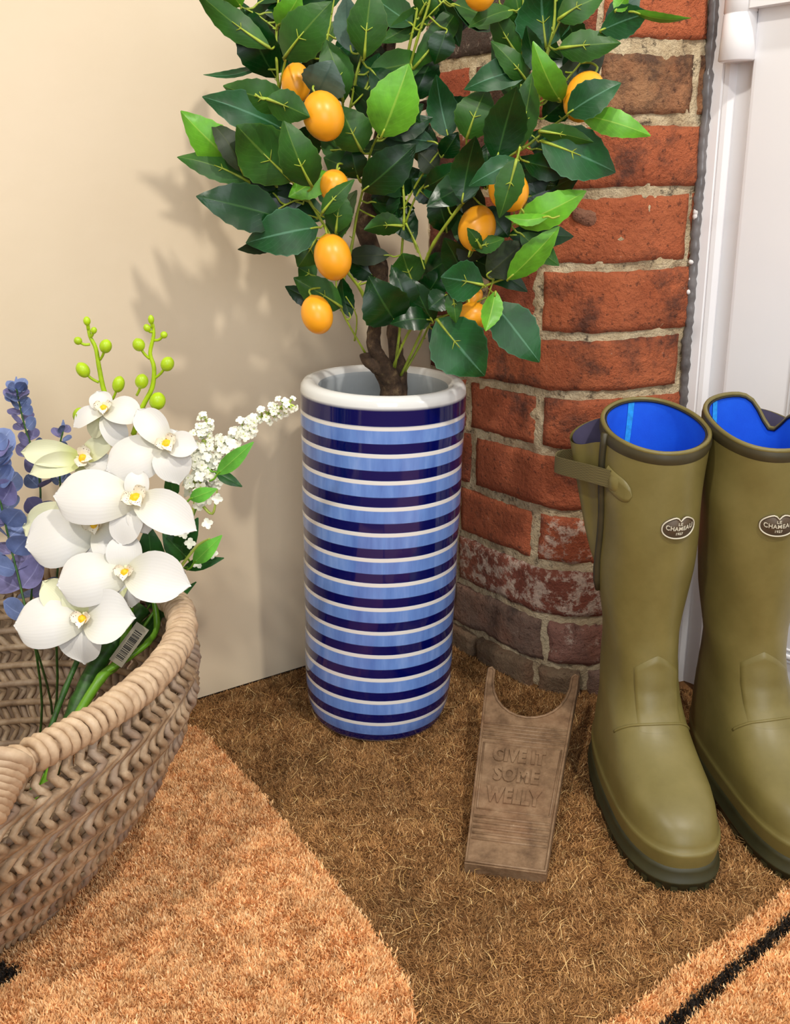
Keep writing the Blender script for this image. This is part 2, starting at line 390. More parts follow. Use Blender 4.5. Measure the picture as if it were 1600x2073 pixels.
def brick(s0, s1, z0, z1, proud, rough, seed):
    nu = max(6, int((s1 - s0) / .0075)); nv = 10
    so = V((seed * 7.3, seed * 3.1, seed * 1.7))
    def fn(u, v):
        s, z = s0 + (s1 - s0) * u, z0 + (z1 - z0) * v
        e = min(u * (s1 - s0), (1 - u) * (s1 - s0), v * (z1 - z0), (1 - v) * (z1 - z0))
        p = wp(s, z) + so
        q_ = V((5, 5, 5)); js = (.0030 * nz(p, 26) + .0016 * nz(p, 110)) * rough; jz = (.0024 * nz(p + q_, 26) + .0018 * nz(p + q_, 110)) * rough
        if e < 1e-6: o = -.016
        else: o = proud + .0022 * rough * nz(p, 22) + .0010 * rough * nz(p, 70) - (.0026 if e < .0045 else 0)
        return wp(s + js, max(z + jz, .0), o)
    us = [0, .03 * .1 / max(s1 - s0, .02)] ; us[1] = min(.0022 / (s1 - s0), .2)
    U = [0, us[1]] + [us[1] + (1 - 2 * us[1]) * i / (nu - 1) for i in range(1, nu - 1)] + [1 - us[1], 1]
    vv = .0022 / (z1 - z0); W = [0, vv] + [vv + (1 - 2 * vv) * i / (nv - 1) for i in range(1, nv - 1)] + [1 - vv, 1]
    return gridf(len(U), len(W), lambda a, b: fn(U[round(a * (len(U) - 1))], W[round(b * (len(W) - 1))]))
nb = 0
for r, row in enumerate(ROWS):
    zt, zb = ZB[r], ZB[r + 1]; zc = (zt + zb) / 2
    g = .0080 if r in (3, 2) else (.0062 if 8 <= r <= 11 else .0046)
    for bd in row:
        x0, x1, key = bd[:3]; soot = bd[3] if len(bd) > 3 else .1; lime = bd[4] if len(bd) > 4 else 0
        nb += 1
        s0, s1 = max(s_of(x0, zc), .002), min(s_of(x1, zc), SEND - .002)
        proud = {12: .0075, 13: .016}.get(r, .0025) + random.uniform(-.001, .0015)
        v, f = brick(s0, s1, zb + (g * .7 if r < 12 else .003), zt - (g * .7 if r < 12 else .003), proud, 1.9 if r >= 12 else 1.0, nb)
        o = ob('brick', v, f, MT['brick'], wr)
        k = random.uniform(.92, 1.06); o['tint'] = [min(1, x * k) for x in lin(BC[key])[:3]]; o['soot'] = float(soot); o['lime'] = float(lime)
# pebble set in the third brick of the return
pc = wp(s_of(1186, .64), .642, -.0035)
v, f = ellipsoid(pc, V((.9, .1, -.35)), (.011, .018), 16, 10); v = [pc + (V(p) - pc) * (1 + .4 * nz(p, 70)) for p in v]
o = ob('pebble', v, f, MT['brick'], wr, label='brown pebble sticking out of a brick'); o['tint'] = list(lin((170, 122, 96))[:3]); o['soot'] = .0; o['lime'] = .2

# ---- white door in the reveal
E0 = wp(SEND, 0, 0); dd = V((.625, -.781, 0)); dn = V((-.781, -.625, 0)); Z = V((0, 0, 1))
def dpt(t, off, z): return E0 + dd * t + dn * off + Z * z
def dextr(prof, z0, z1):      # closed profile in (t, off), extruded upright
    poly = [dpt(t, o, z0) for t, o in prof]; return prism(poly, Z * (z1 - z0))
fr = [(.0, -.02), (.0, .006), (.002, .008), (.0185, .008), (.0205, .0055), (.0225, .008), (.028, .007), (.032, -.003), (.060, -.006), (.30, -.006), (.30, -.05), (0, -.05)]
v, f = dextr(fr, 0, 2.1)
door = ob('door_1', v, f, MT['upvc'], smooth=False, kind='structure')
lf = [(.059, -.0055), (.059, .010), (.0615, .0125), (.065, .013), (.90, .013), (.90, -.0055)]
v, f = dextr(lf, .012, 2.05); leaf = ob('door_leaf', v, f, MT['upvc'], door, smooth=False, label='glossy white door leaf')
# raised panel moulding low on the leaf
mo = []
for k, (i0, h) in enumerate(((.0, .004), (.007, .009), (.016, .004))):
    t0, t1, z0, z1 = .150 + i0, .72 - i0, .10 + i0, .62 - i0
    c = [(t0, z0), (t1, z0), (t1, z1), (t0, z1)]
    pts = []
    for i in range(4):
        a, b = c[i], c[(i + 1) % 4]
        for j in range(6): pts.append(dpt(a[0] + (b[0] - a[0]) * j / 6, .013, a[1] + (b[1] - a[1]) * j / 6))
    mo.append(tube(pts, h * .6, 6, closed=True))
v, f = join(mo); ob('moulding', v, f, MT['upvc'], leaf)
# hinge
hb = dpt(.043, .018, 0); hz = .808
v, f = lathe([(0, hz), (.0185, hz), (.0205, hz + .0015), (.0185, hz + .048), (.0178, hz + .0485), (.0178, hz + .0495), (.0185, hz + .050), (.0178, hz + .11), (0, hz + .11)], 24)
hinge = ob('hinge', [p + V((hb.x, hb.y, 0)) for p in v], f, MT['upvc'], door, label='white barrel hinge on the door frame')
v, f = dextr([(.056, .013), (.056, .026), (.061, .030), (.14, .030), (.144, .026), (.144, .013)], hz + .052, hz + .17)
ob('hinge_plate', v, f, MT['upvc'], hinge, smooth=False)
# sealant bead between brick and frame
zs = [i * .006 for i in range(200)]
pts = [dpt(.001 + .0015 * nz((0, 0, z), 30), .008 + .002 * nz((3, 0, z), 40), z) for z in zs]
rd = [.0062 * (1 + .28 * nz((9, 0, z), 55) + .16 * math.sin(z * 420 + 3 * nz((1, 1, z), 20))) for z in zs]
v, f = tube(pts, rd, 8); ob('trim_1', v, f, MT['seal'], kind='structure')
bl = []
for i in range(26):
    z = random.uniform(.545, .655); bl.append(ellipsoid(wp(SEND - random.uniform(.004, .013), z, .004), (0, 0, 1), (random.uniform(.002, .004), random.uniform(.003, .006)), 6, 4))
v, f = join(bl); ob('filler', v, f, MT['foam'], wr, label='white filler foam between brick edge and grey sealant')

# ================================================================== COIR
MATL = [(-.44, 1.075), (-.275, 1.124), (-.240, 1.078), (-.205, 1.026), (-.160, .958), (-.119, .891), (-.082, .832), (-.049, .775), (-.026, .738), (-.006, .700), (.006, .665), (.012, .60), (.012, .35), (-.9, .35), (-.9, .77)]
q0, q1 = V((.178, .636)), V((.352, .762)); qd = (q1 - q0).normalized()
MATR = [tuple(q0 - qd * .18), tuple(q0), tuple(q1), tuple(q1 + qd * .12), tuple(q1 + qd * .12 + V((.35, -.35))), (.55, .2), (.04, .2)]
k0, k1 = V((.2345, .635)), V((.376, .746)); kd = (k1 - k0).normalized(); kn = V((-kd.y, kd.x))
spot = atz(2, 1982)
def inpoly(x, y, poly):
    r = np.zeros(len(x), bool); n = len(poly)
    for i in range(n):
        (x0, y0), (x1, y1) = poly[i], poly[(i + 1) % n]
        c = ((y0 > y) != (y1 > y)); r ^= c & (x < (x1 - x0) * (y - y0) / (y1 - y0 + 1e-12) + x0)
    return r
def vnoise(x, y, s, seed):
    X, Y = x * s + 100, y * s + 100; i, j = np.floor(X).astype(int), np.floor(Y).astype(int); a, b = X - i, Y - j
    a, b = a * a * (3 - 2 * a), b * b * (3 - 2 * b)
    t = np.random.default_rng(seed).random((256, 256))
    g = lambda p, q: t[p % 256, q % 256]
    return g(i, j) * (1 - a) * (1 - b) + g(i + 1, j) * a * (1 - b) + g(i, j + 1) * (1 - a) * b + g(i + 1, j + 1) * a * b
def inview(x, y, mx):
    v0 = np.stack([x, y, -np.full_like(x, H)], 1); k = v0 @ np.array(fw)
    px = CX + FPX * (v0 @ np.array(RT)) / k; py = CY - FPX * (v0 @ np.array(UP)) / k
    return (k > .2) & (px > -mx) & (px < 1600 + mx) & (py < 2073 + mx)
def behind(x, y):            # beyond the walls
    wl_ = (x - wc.x) * wn.x + (y - wc.y) * wn.y < .003
    b = (x - C0.x) * math.sin(A0) - (y - C0.y) * math.cos(A0) < .016
    b &= ((x - cen.x) ** 2 + (y - cen.y) ** 2 < (RAD + .016) ** 2) | ((x - P1.x) * d0.x + (y - P1.y) * d0.y < 0)
    b2 = (x > cen.x) & ((x - P2.x) * math.sin(A1) - (y - P2.y) * math.cos(A1) < .004) & (x < E0.x + .01)
    dr = (x - E0.x) * dn.x + (y - E0.y) * dn.y < .018
    return wl_ | b | b2 | dr
def fibres(name, n, region, z0, length, wid, lean, colfn, parent, curve=.3, label=None):
    x = rng.uniform(-.62, .62, n); y = rng.uniform(.52, 1.45, n)
    k = inview(x, y, 110) & ~behind(x, y); x, y = x[k], y[k]
    k = region(x + rng.normal(0, .0022, len(x)), y + rng.normal(0, .0022, len(x))); x, y = x[k], y[k]; n = len(x)
    a = rng.uniform(0, 2 * np.pi, n); fa = vnoise(x, y, 60, 5) * 9 + rng.normal(0, .8, n); a = np.where(rng.random(n) < .6, fa, a)
    L = length * rng.uniform(.55, 1.45, n); th = np.clip(np.abs(rng.normal(lean, .22, n)), .05, 1.45)
    dx, dy, dz = np.sin(th) * np.cos(a), np.sin(th) * np.sin(a), np.cos(th)
    b = a + np.pi / 2 + rng.normal(0, .6, n); W = wid * rng.uniform(.6, 1.3, n) / 2
    sx, sy = np.cos(b) * W, np.sin(b) * W
    cb = rng.normal(0, curve, n) * L
    P = np.zeros((n, 5, 3), np.float32)
    mx, my, mz = x + dx * L * .55 + np.cos(b) * cb * .5, y + dy * L * .55 + np.sin(b) * cb * .5, z0 + dz * L * .55
    ex, ey, ez = x + dx * L, y + dy * L, z0 + dz * L * (.85)
    P[:, 0] = np.stack([x - sx, y - sy, np.full(n, z0)], 1); P[:, 1] = np.stack([x + sx, y + sy, np.full(n, z0)], 1)
    P[:, 2] = np.stack([mx + sx * .9, my + sy * .9, mz], 1); P[:, 3] = np.stack([mx - sx * .9, my - sy * .9, mz], 1); P[:, 4] = np.stack([ex, ey, ez], 1)
    base = (np.arange(n) * 5)[:, None]; q = base + np.array([0, 1, 2, 3]); t = base + np.array([3, 2, 4])
    lv = np.concatenate([q.ravel(), t.ravel()]).astype(np.int32)
    st = np.concatenate([np.arange(n) * 4, n * 4 + np.arange(n) * 3]).astype(np.int32)
    me = bpy.data.meshes.new(name); me.vertices.add(n * 5); me.vertices.foreach_set('co', P.ravel())
    me.loops.add(len(lv)); me.loops.foreach_set('vertex_index', lv)
    me.polygons.add(2 * n); me.polygons.foreach_set('loop_start', st)
    me.update(calc_edges=True)
    C = colfn(x, y, n); C4 = np.ones((n, 5, 4), np.float32); C4[:, :, :3] = C[:, None, :]
    ca = me.color_attributes.new('Col', 'FLOAT_COLOR', 'POINT'); ca.data.foreach_set('color', C4.ravel())
    me.materials.append(MT['fibre'])
    o = bpy.data.objects.new(name, me); col.objects.link(o); o.parent = parent
    if label: o['label'] = label
    o['kind'] = 'stuff'; return o
def L3(*c): return np.array(lin(c)[:3])
def pick(n, cols, p): return np.array([lin(c)[:3] for c in cols])[rng.choice(len(cols), n, p=p)]
def col_loose(x, y, n):
    c = pick(n, [(138, 98, 56), (158, 114, 68), (174, 130, 82), (196, 154, 102), (226, 192, 140), (104, 70, 40)], [.26, .33, .22, .09, .02, .08])
    wgt = vnoise(x, y, 9, 3) * .5 + vnoise(x, y, 40, 4) * .35
    return c * (.58 + 1.12 * wgt)[:, None]
def col_tan(x, y, n):
    c = pick(n, [(231, 182, 128), (240, 197, 142), (221, 168, 112), (203, 146, 92), (248, 214, 166)], [.34, .26, .22, .1, .08])
    return c * (.91 + .36 * vnoise(x, y, 120, 8) + .10 * vnoise(x, y, 14, 9))[:, None]
def black(x, y):
    d = (x - k0.x) * kn.x + (y - k0.y) * kn.y
    line = np.abs(d) < .0062
    return line | ((((x - spot.x) / .017) ** 2 + ((y - spot.y) / .014) ** 2) < 1)
def col_mat(x, y, n):
    c = col_tan(x, y, n); b = black(x + rng.normal(0, .0012, n), y + rng.normal(0, .0012, n))
    c[b] = pick(n, [(38, 32, 28), (58, 50, 42), (24, 20, 18)], [.5, .3, .2])[b]; return c
isL = lambda x, y: inpoly(x, y, MATL); isR = lambda x, y: inpoly(x, y, MATR)
fibres('coir_pile', 620000, lambda x, y: ~isL(x, y) & ~isR(x, y), 0, .0068, .0009, .85, col_loose, floor, .22, 'loose brown coir fibres in the worn middle of the floor')
fibres('stray_fibre', 5000, lambda x, y: ~isL(x, y) & ~isR(x, y), .003, .020, .0006, 1.36, lambda x, y, n: pick(n, [(226, 190, 130), (200, 156, 92), (90, 54, 26)], [.45, .4, .15]), floor, .5)
def mat_thing(poly, label):
    n = len(poly); v, f = prism([V((a, b, .0002)) for a, b in poly], V((0, 0, .0035)))
    o = ob('coir_mat', v, f, MT['tanback'], smooth=False); return tagit(o, label, 'mat')
ml = mat_thing(MATL, 'light tan coir mat with a curved edge, under the wicker basket')
mr = mat_thing(MATR, 'light tan coir mat with a thin black border line, in front of the boots')
fibres('pile', 900000, isL, .003, .0062, .0015, .42, col_mat, ml, .2)
fibres('pile', 900000, isR, .003, .0062, .0015, .42, col_mat, mr, .2)

# ================================================================== UMBRELLA STAND
VB = atz(765, 1434); VH, VR0, VR1 = .461, .0985, .1015
lean = Euler((math.radians(.3), math.radians(2.5), 0))
stand = empty('umbrella_stand', (VB.x, VB.y, .0), 'tall ceramic umbrella stand with blue and white stripes, standing in the corner', 'umbrella stand', rot=lean)
pr = [(0, .003), (.078, .003), (.086, .004), (.0895, .006), (.091, .010), (.0925, .016), (.0955, .026), (.0975, .040), (VR0, .06)]
for i in range(1, 14): pr.append((VR0 + (VR1 - VR0) * i / 13 + .0006 * math.sin(i * 1.7), .06 + (VH - .075) * i / 13))
pr[-1] = (VR1, .446)
pr += [(VR1 + .0002, .4475), (VR1 - .0008, .4555), (VR1 - .0045, .4600), (VR1 - .010, .4612), (VR1 - .017, .4595), (VR1 - .022, .4545)]
v, f = lathe(pr, 72); ob('body', v, f, MT['stripe'], stand)
pr = [(VR1 - .022, .4545), (VR1 - .0225, .450), (VR1 - .016, .435), (VR1 - .013, .40), (VR1 - .013, .03), (0, .026)]
v, f = lathe(pr, 72); ob('inside', v, f, MT['glaze_white'], stand, label='plain white glazed inside')

# ================================================================== FRUIT TREE
TB = V((VB.x + .004, VB.y, .03))
tree = empty('fruit_tree', TB, 'artificial orange fruited tree with glossy green leaves in the striped stand', 'tree')
TRUNKS = [  # (px, py, Y, radius px)
 [(792, 900, 1.165, 24), (792, 787, 1.160, 25), (775, 745, 1.150, 19), (757, 700, 1.150, 14), (760, 655, 1.160, 14), (770, 600, 1.168, 16), (768, 545, 1.170, 18), (752, 500, 1.165, 19), (738, 460, 1.160, 20), (752, 415, 1.165, 20), (766, 340, 1.17, 17), (775, 240, 1.17, 15), (784, 150, 1.165, 14), (788, 80, 1.16, 15), (800, 20, 1.16, 16), (806, -70, 1.16, 14)],
 [(806, 900, 1.175, 20), (808, 787, 1.172, 18), (803, 720, 1.175, 15), (798, 665, 1.18, 14), (820, 600, 1.185, 13), (862, 545, 1.175, 13), (898, 495, 1.165, 14), (930, 440, 1.16, 12), (960, 380, 1.16, 9)],
 [(776, 300, 1.175, 9), (800, 268, 1.175, 8), (830, 228, 1.17, 9), (862, 212, 1.17, 9), (884, 212, 1.175, 7)],
 [(776, 752, 1.148, 14), (757, 740, 1.14, 13), (742, 728, 1.138, 12), (738, 716, 1.14, 9)]]
prt = []
for T in TRUNKS:
    P = [aty(a, b, y) for a, b, y, r in T]; sp = spline(P, 5); rr = []
    for i in range(len(sp)):
        q = i / 5; k = min(int(q), len(T) - 2); t = q - k
        r = (T[k][3] * (1 - t) + T[k + 1][3] * t) * mpp(sp[i]); rr.append(r * (1 + .18 * nz(sp[i], 90)))
    prt.append(tube(sp, rr, 10))
P0 = aty(800, 880, 1.168); prt.append(tube([P0, V((P0.x, P0.y, .032))], [.012, .012], 10))
v, f = join(prt); v = [V(p) + V((nz(p, 160), nz(V(p) + V((3, 3, 3)), 160), 0)) * .0014 for p in v]
ob('trunk', v, f, MT['bark'], tree)
TW = [  # pixel polylines with distance, thickness px
 ([(760, 660, 1.15), (732, 590, 1.13), (700, 545, 1.11), (664, 470, 1.09), (628, 410, 1.08), (600, 370, 1.08), (575, 330, 1.09)], 6),
 ([(740, 715, 1.14), (700, 645, 1.12), (683, 600, 1.11), (680, 560, 1.11), (672, 520, 1.10)], 4),
 ([(690, 590, 1.13), (712, 500, 1.13), (722, 440, 1.13), (738, 370, 1.12), (750, 310, 1.11), (768, 270, 1.09)], 5),
 ([(718, 690, 1.14), (722, 640, 1.13), (700, 600, 1.12)], 3),
 ([(795, 745, 1.155), (835, 660, 1.14), (880, 630, 1.12), (940, 600, 1.10), (985, 578, 1.09), (1028, 562, 1.08)], 5),
 ([(812, 760, 1.16), (845, 690, 1.15), (866, 640, 1.14)], 5), ([(818, 755, 1.17), (850, 700, 1.17), (872, 650, 1.16)], 5),
 ([(800, 745, 1.165), (812, 640, 1.16), (812, 540, 1.15), (818, 450, 1.14), (818, 400, 1.14), (812, 330, 1.15), (812, 260, 1.16)], 5),
 ([(822, 450, 1.14), (850, 385, 1.13), (900, 345, 1.12), (945, 315, 1.11)], 4),
 ([(822, 452, 1.14), (845, 500, 1.13), (860, 545, 1.12)], 4), ([(818, 420, 1.14), (845, 370, 1.13), (880, 318, 1.12), (910, 285, 1.12)], 4),
 ([(858, 540, 1.14), (880, 490, 1.12), (930, 420, 1.10), (975, 370, 1.10), (1010, 330, 1.09), (1060, 300, 1.08), (1110, 262, 1.08), (1160, 225, 1.07)], 6),
 ([(890, 545, 1.14), (930, 510, 1.12), (985, 480, 1.10), (1045, 450, 1.08)], 6), ([(895, 548, 1.14), (945, 512, 1.12), (990, 500, 1.11)], 5),
 ([(812, 180, 1.14), (830, 90, 1.12), (845, 20, 1.11), (850, -60, 1.11)], 5), ([(822, 165, 1.13), (845, 80, 1.11), (868, 10, 1.10), (880, -50, 1.10)], 5),
 ([(830, 70, 1.12), (880, 20, 1.10), (900, 0, 1.10)], 3),
 ([(566, 200, 1.10), (560, 120, 1.09), (560, 60, 1.09), (565, -20, 1.09)], 5), ([(566, 180, 1.10), (576, 130, 1.08), (586, 95, 1.08)], 4),
 ([(600, 370, 1.09), (580, 300, 1.10), (568, 200, 1.10)], 5),
 ([(700, 260, 1.12), (712, 205, 1.11), (722, 150, 1.10), (738, 95, 1.10)], 5), ([(712, 215, 1.11), (745, 180, 1.10), (774, 145, 1.11)], 4),
 ([(706, 360, 1.13), (700, 280, 1.12), (693, 200, 1.11), (680, 120, 1.11)], 5), ([(655, 120, 1.12), (668, 50, 1.12), (680, -20, 1.12)], 4),
 ([(1070, 260, 1.10), (1092, 195, 1.09), (1108, 110, 1.08), (1122, 50, 1.08), (1125, -30, 1.08)], 6), ([(1110, 95, 1.08), (1135, 40, 1.07), (1150, 0, 1.07)], 4),
 ([(1055, 160, 1.11), (1058, 60, 1.10), (1060, -20, 1.10)], 4), ([(1050, 260, 1.11), (1056, 160, 1.11)], 4),
 ([(1030, 75, 1.11), (1015, 20, 1.11), (1008, -20, 1.11)], 3), ([(1090, 210, 1.09), (1130, 180, 1.08), (1190, 110, 1.07), (1232, 50, 1.06), (1250, 0, 1.06)], 4),
 ([(1060, 295, 1.09), (1090, 215, 1.09)], 4), ([(1000, 565, 1.08), (985, 610, 1.08)], 3), ([(870, 650, 1.12), (930, 628, 1.10), (985, 602, 1.09)], 4),
 ([(560, 60, 1.09), (520, 30, 1.09), (480, 10, 1.09)], 3), ([(590, 355, 1.09), (540, 370, 1.08), (505, 368, 1.08)], 4), ([(626, 408, 1.08), (600, 405, 1.08), (560, 425, 1.07)], 4),
 ([(628, 411, 1.08), (655, 440, 1.08)], 3), ([(700, 545, 1.12), (690, 480, 1.12), (680, 440, 1.12)], 4)]
samp = []
for pts, th in TW:
    sp = spline([aty(*p) for p in pts], 4); r = th * .55 * mpp(sp[0])
    rr = [r * (1.05 - .4 * i / len(sp)) * (1 + .22 * (i % 4 == 0)) for i in range(len(sp))]
    pk = [tube(sp, rr, 6)]
    for i in range(2, len(sp) - 1, 3):          # short snags
        d = V((random.uniform(-1, 1), random.uniform(-1, .2), random.uniform(.2, 1))).normalized()
        pk.append(tube([sp[i], sp[i] + d * r * 3.2], [r * .6, r * .3], 4))
    v, f = join(pk); ob('twig', v, f, MT['twig'], tree)
    samp += [(proj(p), p) for p in sp]
def near(px, py): return min(samp, key=lambda q: (q[0][0] - px) ** 2 + (q[0][1] - py) ** 2)

def leaf_geo(B, T, width, n, fold=.18, curl=.10, shape=.82, serr=.03, ns=13, spine=0.0, pet=None, pw=.86):
    B, T = V(B), V(T); d = T - B; L = d.length; d.normalize(); n = (n - d * n.dot(d)).normalized(); s = d.cross(n)
    vs, fs, uv = [], [], []
    for i in range(ns):
        t = i / (ns - 1); hw = width / 2 * max(math.sin(math.pi * min(1, t ** shape)), .0) ** pw
        hw = max(hw, .0006 if i else .0009) * (1 + (serr if i % 2 else -serr))
        c = B + d * L * t + n * (curl * L * (math.sin(math.pi * t) * .8 - .6 * t * t))
        for j in (-1, -.5, 0, .5, 1):
            vs.append(c + s * hw * j + n * (fold * abs(j) ** 1.3 * hw * 1.2 + .012 * width * math.sin(9 * t + 2 * j))); uv.append((j * .5 + .5, t))
    for i in range(ns - 1):
        for j in range(4): fs.append((i * 5 + j, i * 5 + j + 1, (i + 1) * 5 + j + 1, (i + 1) * 5 + j))
    fm = [0] * len(fs)
    add = []
    mid = [B + d * L * t + n * (curl * L * (math.sin(math.pi * t) * .8 - .6 * t * t) - .0004) for t in (0, .12, .25, .38, .5)]
    if pet is not None: add.append(tube(spline([pet, B * .6 + V(pet) * .4 + V((0, 0, -.002)), B, mid[1]], 3), .0011, 5))
    if spine:
        m2 = [p + n * spine * .0009 for p in mid]; add.append(tube(m2, [.0018, .0016, .0012, .0009, .0004], 5))
        for sg in (-1, 1): add.append(tube([m2[3], m2[3] + (s * sg + d * .7).normalized() * width * .18], [.0007, .0003], 4))
    for a, b in add:
        k = len(vs); vs += a; uv += [(.5, .5)] * len(a); fs += [tuple(i + k for i in q) for q in b]; fm += [1] * len(b)
    return vs, fs, uv, fm
# base px, tip px, width px, tone, forward shift of base, tip (metres towards the camera), roll degrees
LEAVES = """546 97 393 -18 46 M .02 .03 10;560 158 487 8 66 D -.01 .0 -15;562 52 610 -12 44 L .02 .03 20;488 14 462 -25 44 L .0 .02 0;575 118 668 4 74 M .035 .05 -12;642 150 598 58 66 P -.02 -.01 0
712 105 700 -10 50 G .01 .0 15;738 118 752 -28 66 M .02 .03 -10;695 207 662 78 56 M .01 .01 10;736 190 768 108 46 T -.01 -.01 0;772 277 829 130 84 L .04 .05 8;640 192 674 124 74 G .045 .05 10
530 133 413 157 13 T -.01 .0 50;582 206 450 176 52 M .03 .04 -8;585 268 411 192 66 T .02 .035 10;540 200 628 236 50 M .075 .075 10;480 333 366 228 64 L .01 .02 -8;490 347 431 244 42 P .03 .035 20
592 368 477 253 92 M .03 .05 6;632 378 574 246 66 M .03 .045 -8;505 369 359 312 42 M .02 .03 25;562 378 490 292 62 D .0 .0 -10;668 351 584 398 44 L .06 .065 15;733 306 688 214 66 M .03 .03 -6
716 342 656 320 46 M .03 .03 10;735 386 843 293 66 D .04 .05 8;726 362 709 292 46 D .02 .02 -12;612 412 482 362 56 D .0 .01 10;568 442 399 396 74 D .01 .03 12;652 432 716 362 30 M .05 .04 -20
640 440 500 400 56 D -.01 .0 -10;560 422 465 446 48 D -.01 .0 0;645 460 497 490 74 T .03 .04 8;562 490 482 508 24 P .0 .0 30;640 482 605 540 52 M .0 .0 -10;680 472 692 388 46 M .02 .02 -12
640 562 604 542 42 M .0 .0 0;692 622 596 562 52 M .02 .03 10;642 612 577 580 30 D .0 .0 -10;710 642 690 562 30 D .0 .0 20;802 652 748 564 80 D .05 .06 -6;832 642 795 536 46 D .02 .02 10
838 577 814 512 62 M .03 .03 10;877 652 834 566 46 D .05 .05 -15;872 648 792 652 38 D .05 .05 20;815 457 737 462 36 M .04 .04 -25;836 140 946 -6 42 M .0 .0 15;838 202 882 108 54 D .0 -.01 -10
908 277 882 152 52 T .0 .0 8;945 282 986 174 66 M .02 .02 -8;895 318 928 268 36 D .0 .0 10;1005 327 1046 174 70 D .04 .045 6;1048 302 1080 146 46 M .03 .03 28;1136 206 1080 93 48 L .03 .05 -10
1098 152 1064 54 36 D .02 .02 15;1052 116 990 8 40 M .01 .01 -15;1072 172 998 83 36 M .03 .03 12;1106 96 1094 -35 92 T -.01 -.01 8;1130 40 1225 -12 46 M .02 .02 -18;1132 98 1258 86 48 M .03 .04 -10
1216 62 1312 25 50 T .02 .02 14;1284 24 1398 42 15 L .02 .02 45;1226 42 1302 -14 44 G .0 .0 10;1246 22 1272 -12 26 L .02 .02 0;1150 230 1257 166 56 T .04 .045 -10;1178 233 1318 272 42 L .03 .04 -12
1092 265 1202 286 30 M .04 .04 20;1096 285 1250 348 80 T .03 .035 -8;1060 325 1166 350 42 D .02 .02 10;1062 402 1176 354 58 D .0 .0 -8;1050 326 952 373 40 T .05 .06 10;1046 322 1012 442 46 M .075 .075 -12
936 408 962 274 56 D .05 .05 8;886 345 848 308 40 P .0 -.01 10;860 380 936 332 40 D .02 .02 12;882 406 834 362 40 D .0 .0 0;986 382 986 290 62 D .0 .0 10;1048 454 1190 388 54 L .03 .04 8
1110 438 1022 442 20 L .05 .05 30;1030 476 1164 478 44 D .0 .0 -6;1028 566 1134 460 44 L .02 .03 18;979 577 892 560 66 T .05 .055 -8;986 556 1062 490 60 P .01 .0 10;974 502 948 462 22 M .05 .05 20
958 502 1022 484 28 M .05 .05 -20;885 646 981 762 94 T .05 .065 6;1000 614 1093 733 72 T .02 .035 -8;1004 590 984 671 34 L .05 .06 15;915 588 924 654 28 M .06 .06 -12;905 596 868 625 40 D .01 .01 10
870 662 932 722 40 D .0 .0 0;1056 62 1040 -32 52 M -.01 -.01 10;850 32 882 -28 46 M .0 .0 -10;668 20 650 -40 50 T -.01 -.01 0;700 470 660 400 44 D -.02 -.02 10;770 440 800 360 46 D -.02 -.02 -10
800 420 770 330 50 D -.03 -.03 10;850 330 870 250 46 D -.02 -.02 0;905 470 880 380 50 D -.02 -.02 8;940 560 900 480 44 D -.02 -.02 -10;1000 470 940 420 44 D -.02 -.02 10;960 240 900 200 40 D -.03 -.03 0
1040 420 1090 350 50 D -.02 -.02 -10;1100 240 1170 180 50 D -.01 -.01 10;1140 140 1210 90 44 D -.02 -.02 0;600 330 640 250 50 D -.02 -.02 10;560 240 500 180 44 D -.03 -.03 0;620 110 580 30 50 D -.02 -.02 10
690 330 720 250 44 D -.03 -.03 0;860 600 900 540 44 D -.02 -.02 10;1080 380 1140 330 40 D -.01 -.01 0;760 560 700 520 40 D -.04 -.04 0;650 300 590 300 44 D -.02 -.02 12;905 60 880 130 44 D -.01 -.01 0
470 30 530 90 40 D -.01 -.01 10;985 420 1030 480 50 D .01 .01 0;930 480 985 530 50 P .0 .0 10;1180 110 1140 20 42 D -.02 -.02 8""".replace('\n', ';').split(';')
for i, row in enumerate(LEAVES):
    q = row.split(); bx, by, tx, ty, wpx = map(float, q[:5]); tone = q[5]; kb, kt, rl = map(float, q[6:9])
    (npx, np_) = near(bx, by); yb = np_.y - kb; B = aty(bx, by, yb); T = aty(tx, ty, np_.y - kt - random.uniform(-.006, .012))
    mid = (B + T) / 2; d = (T - B).normalized(); n = (EYE - mid).normalized(); n = (n - d * n.dot(d)).normalized()
    rl = math.radians(rl); n = (Matrix.Rotation(rl, 3, d) @ n); wd_ = wpx * mpp(mid) * 1.26 / max(.5, math.cos(rl))
    under = tone in 'ML'
    pet = np_ if (np_ - B).length < .055 else B - d * .012
    fold = (-.16 if under else .16) * random.uniform(.4, 1.3); cu = random.uniform(.05, .22) * (1 if i % 3 else -.8)
    v, f, uv, fm = leaf_geo(B, T, wd_, n, fold, cu, random.uniform(.74, .92), .035, 15, 1.0 if (tone in 'M' or (tone == 'T' and i % 2)) else 0, pet)
    ob('leaf', v, f, [LM[tone], MT['twig']], tree, uv=uv, fm=fm)
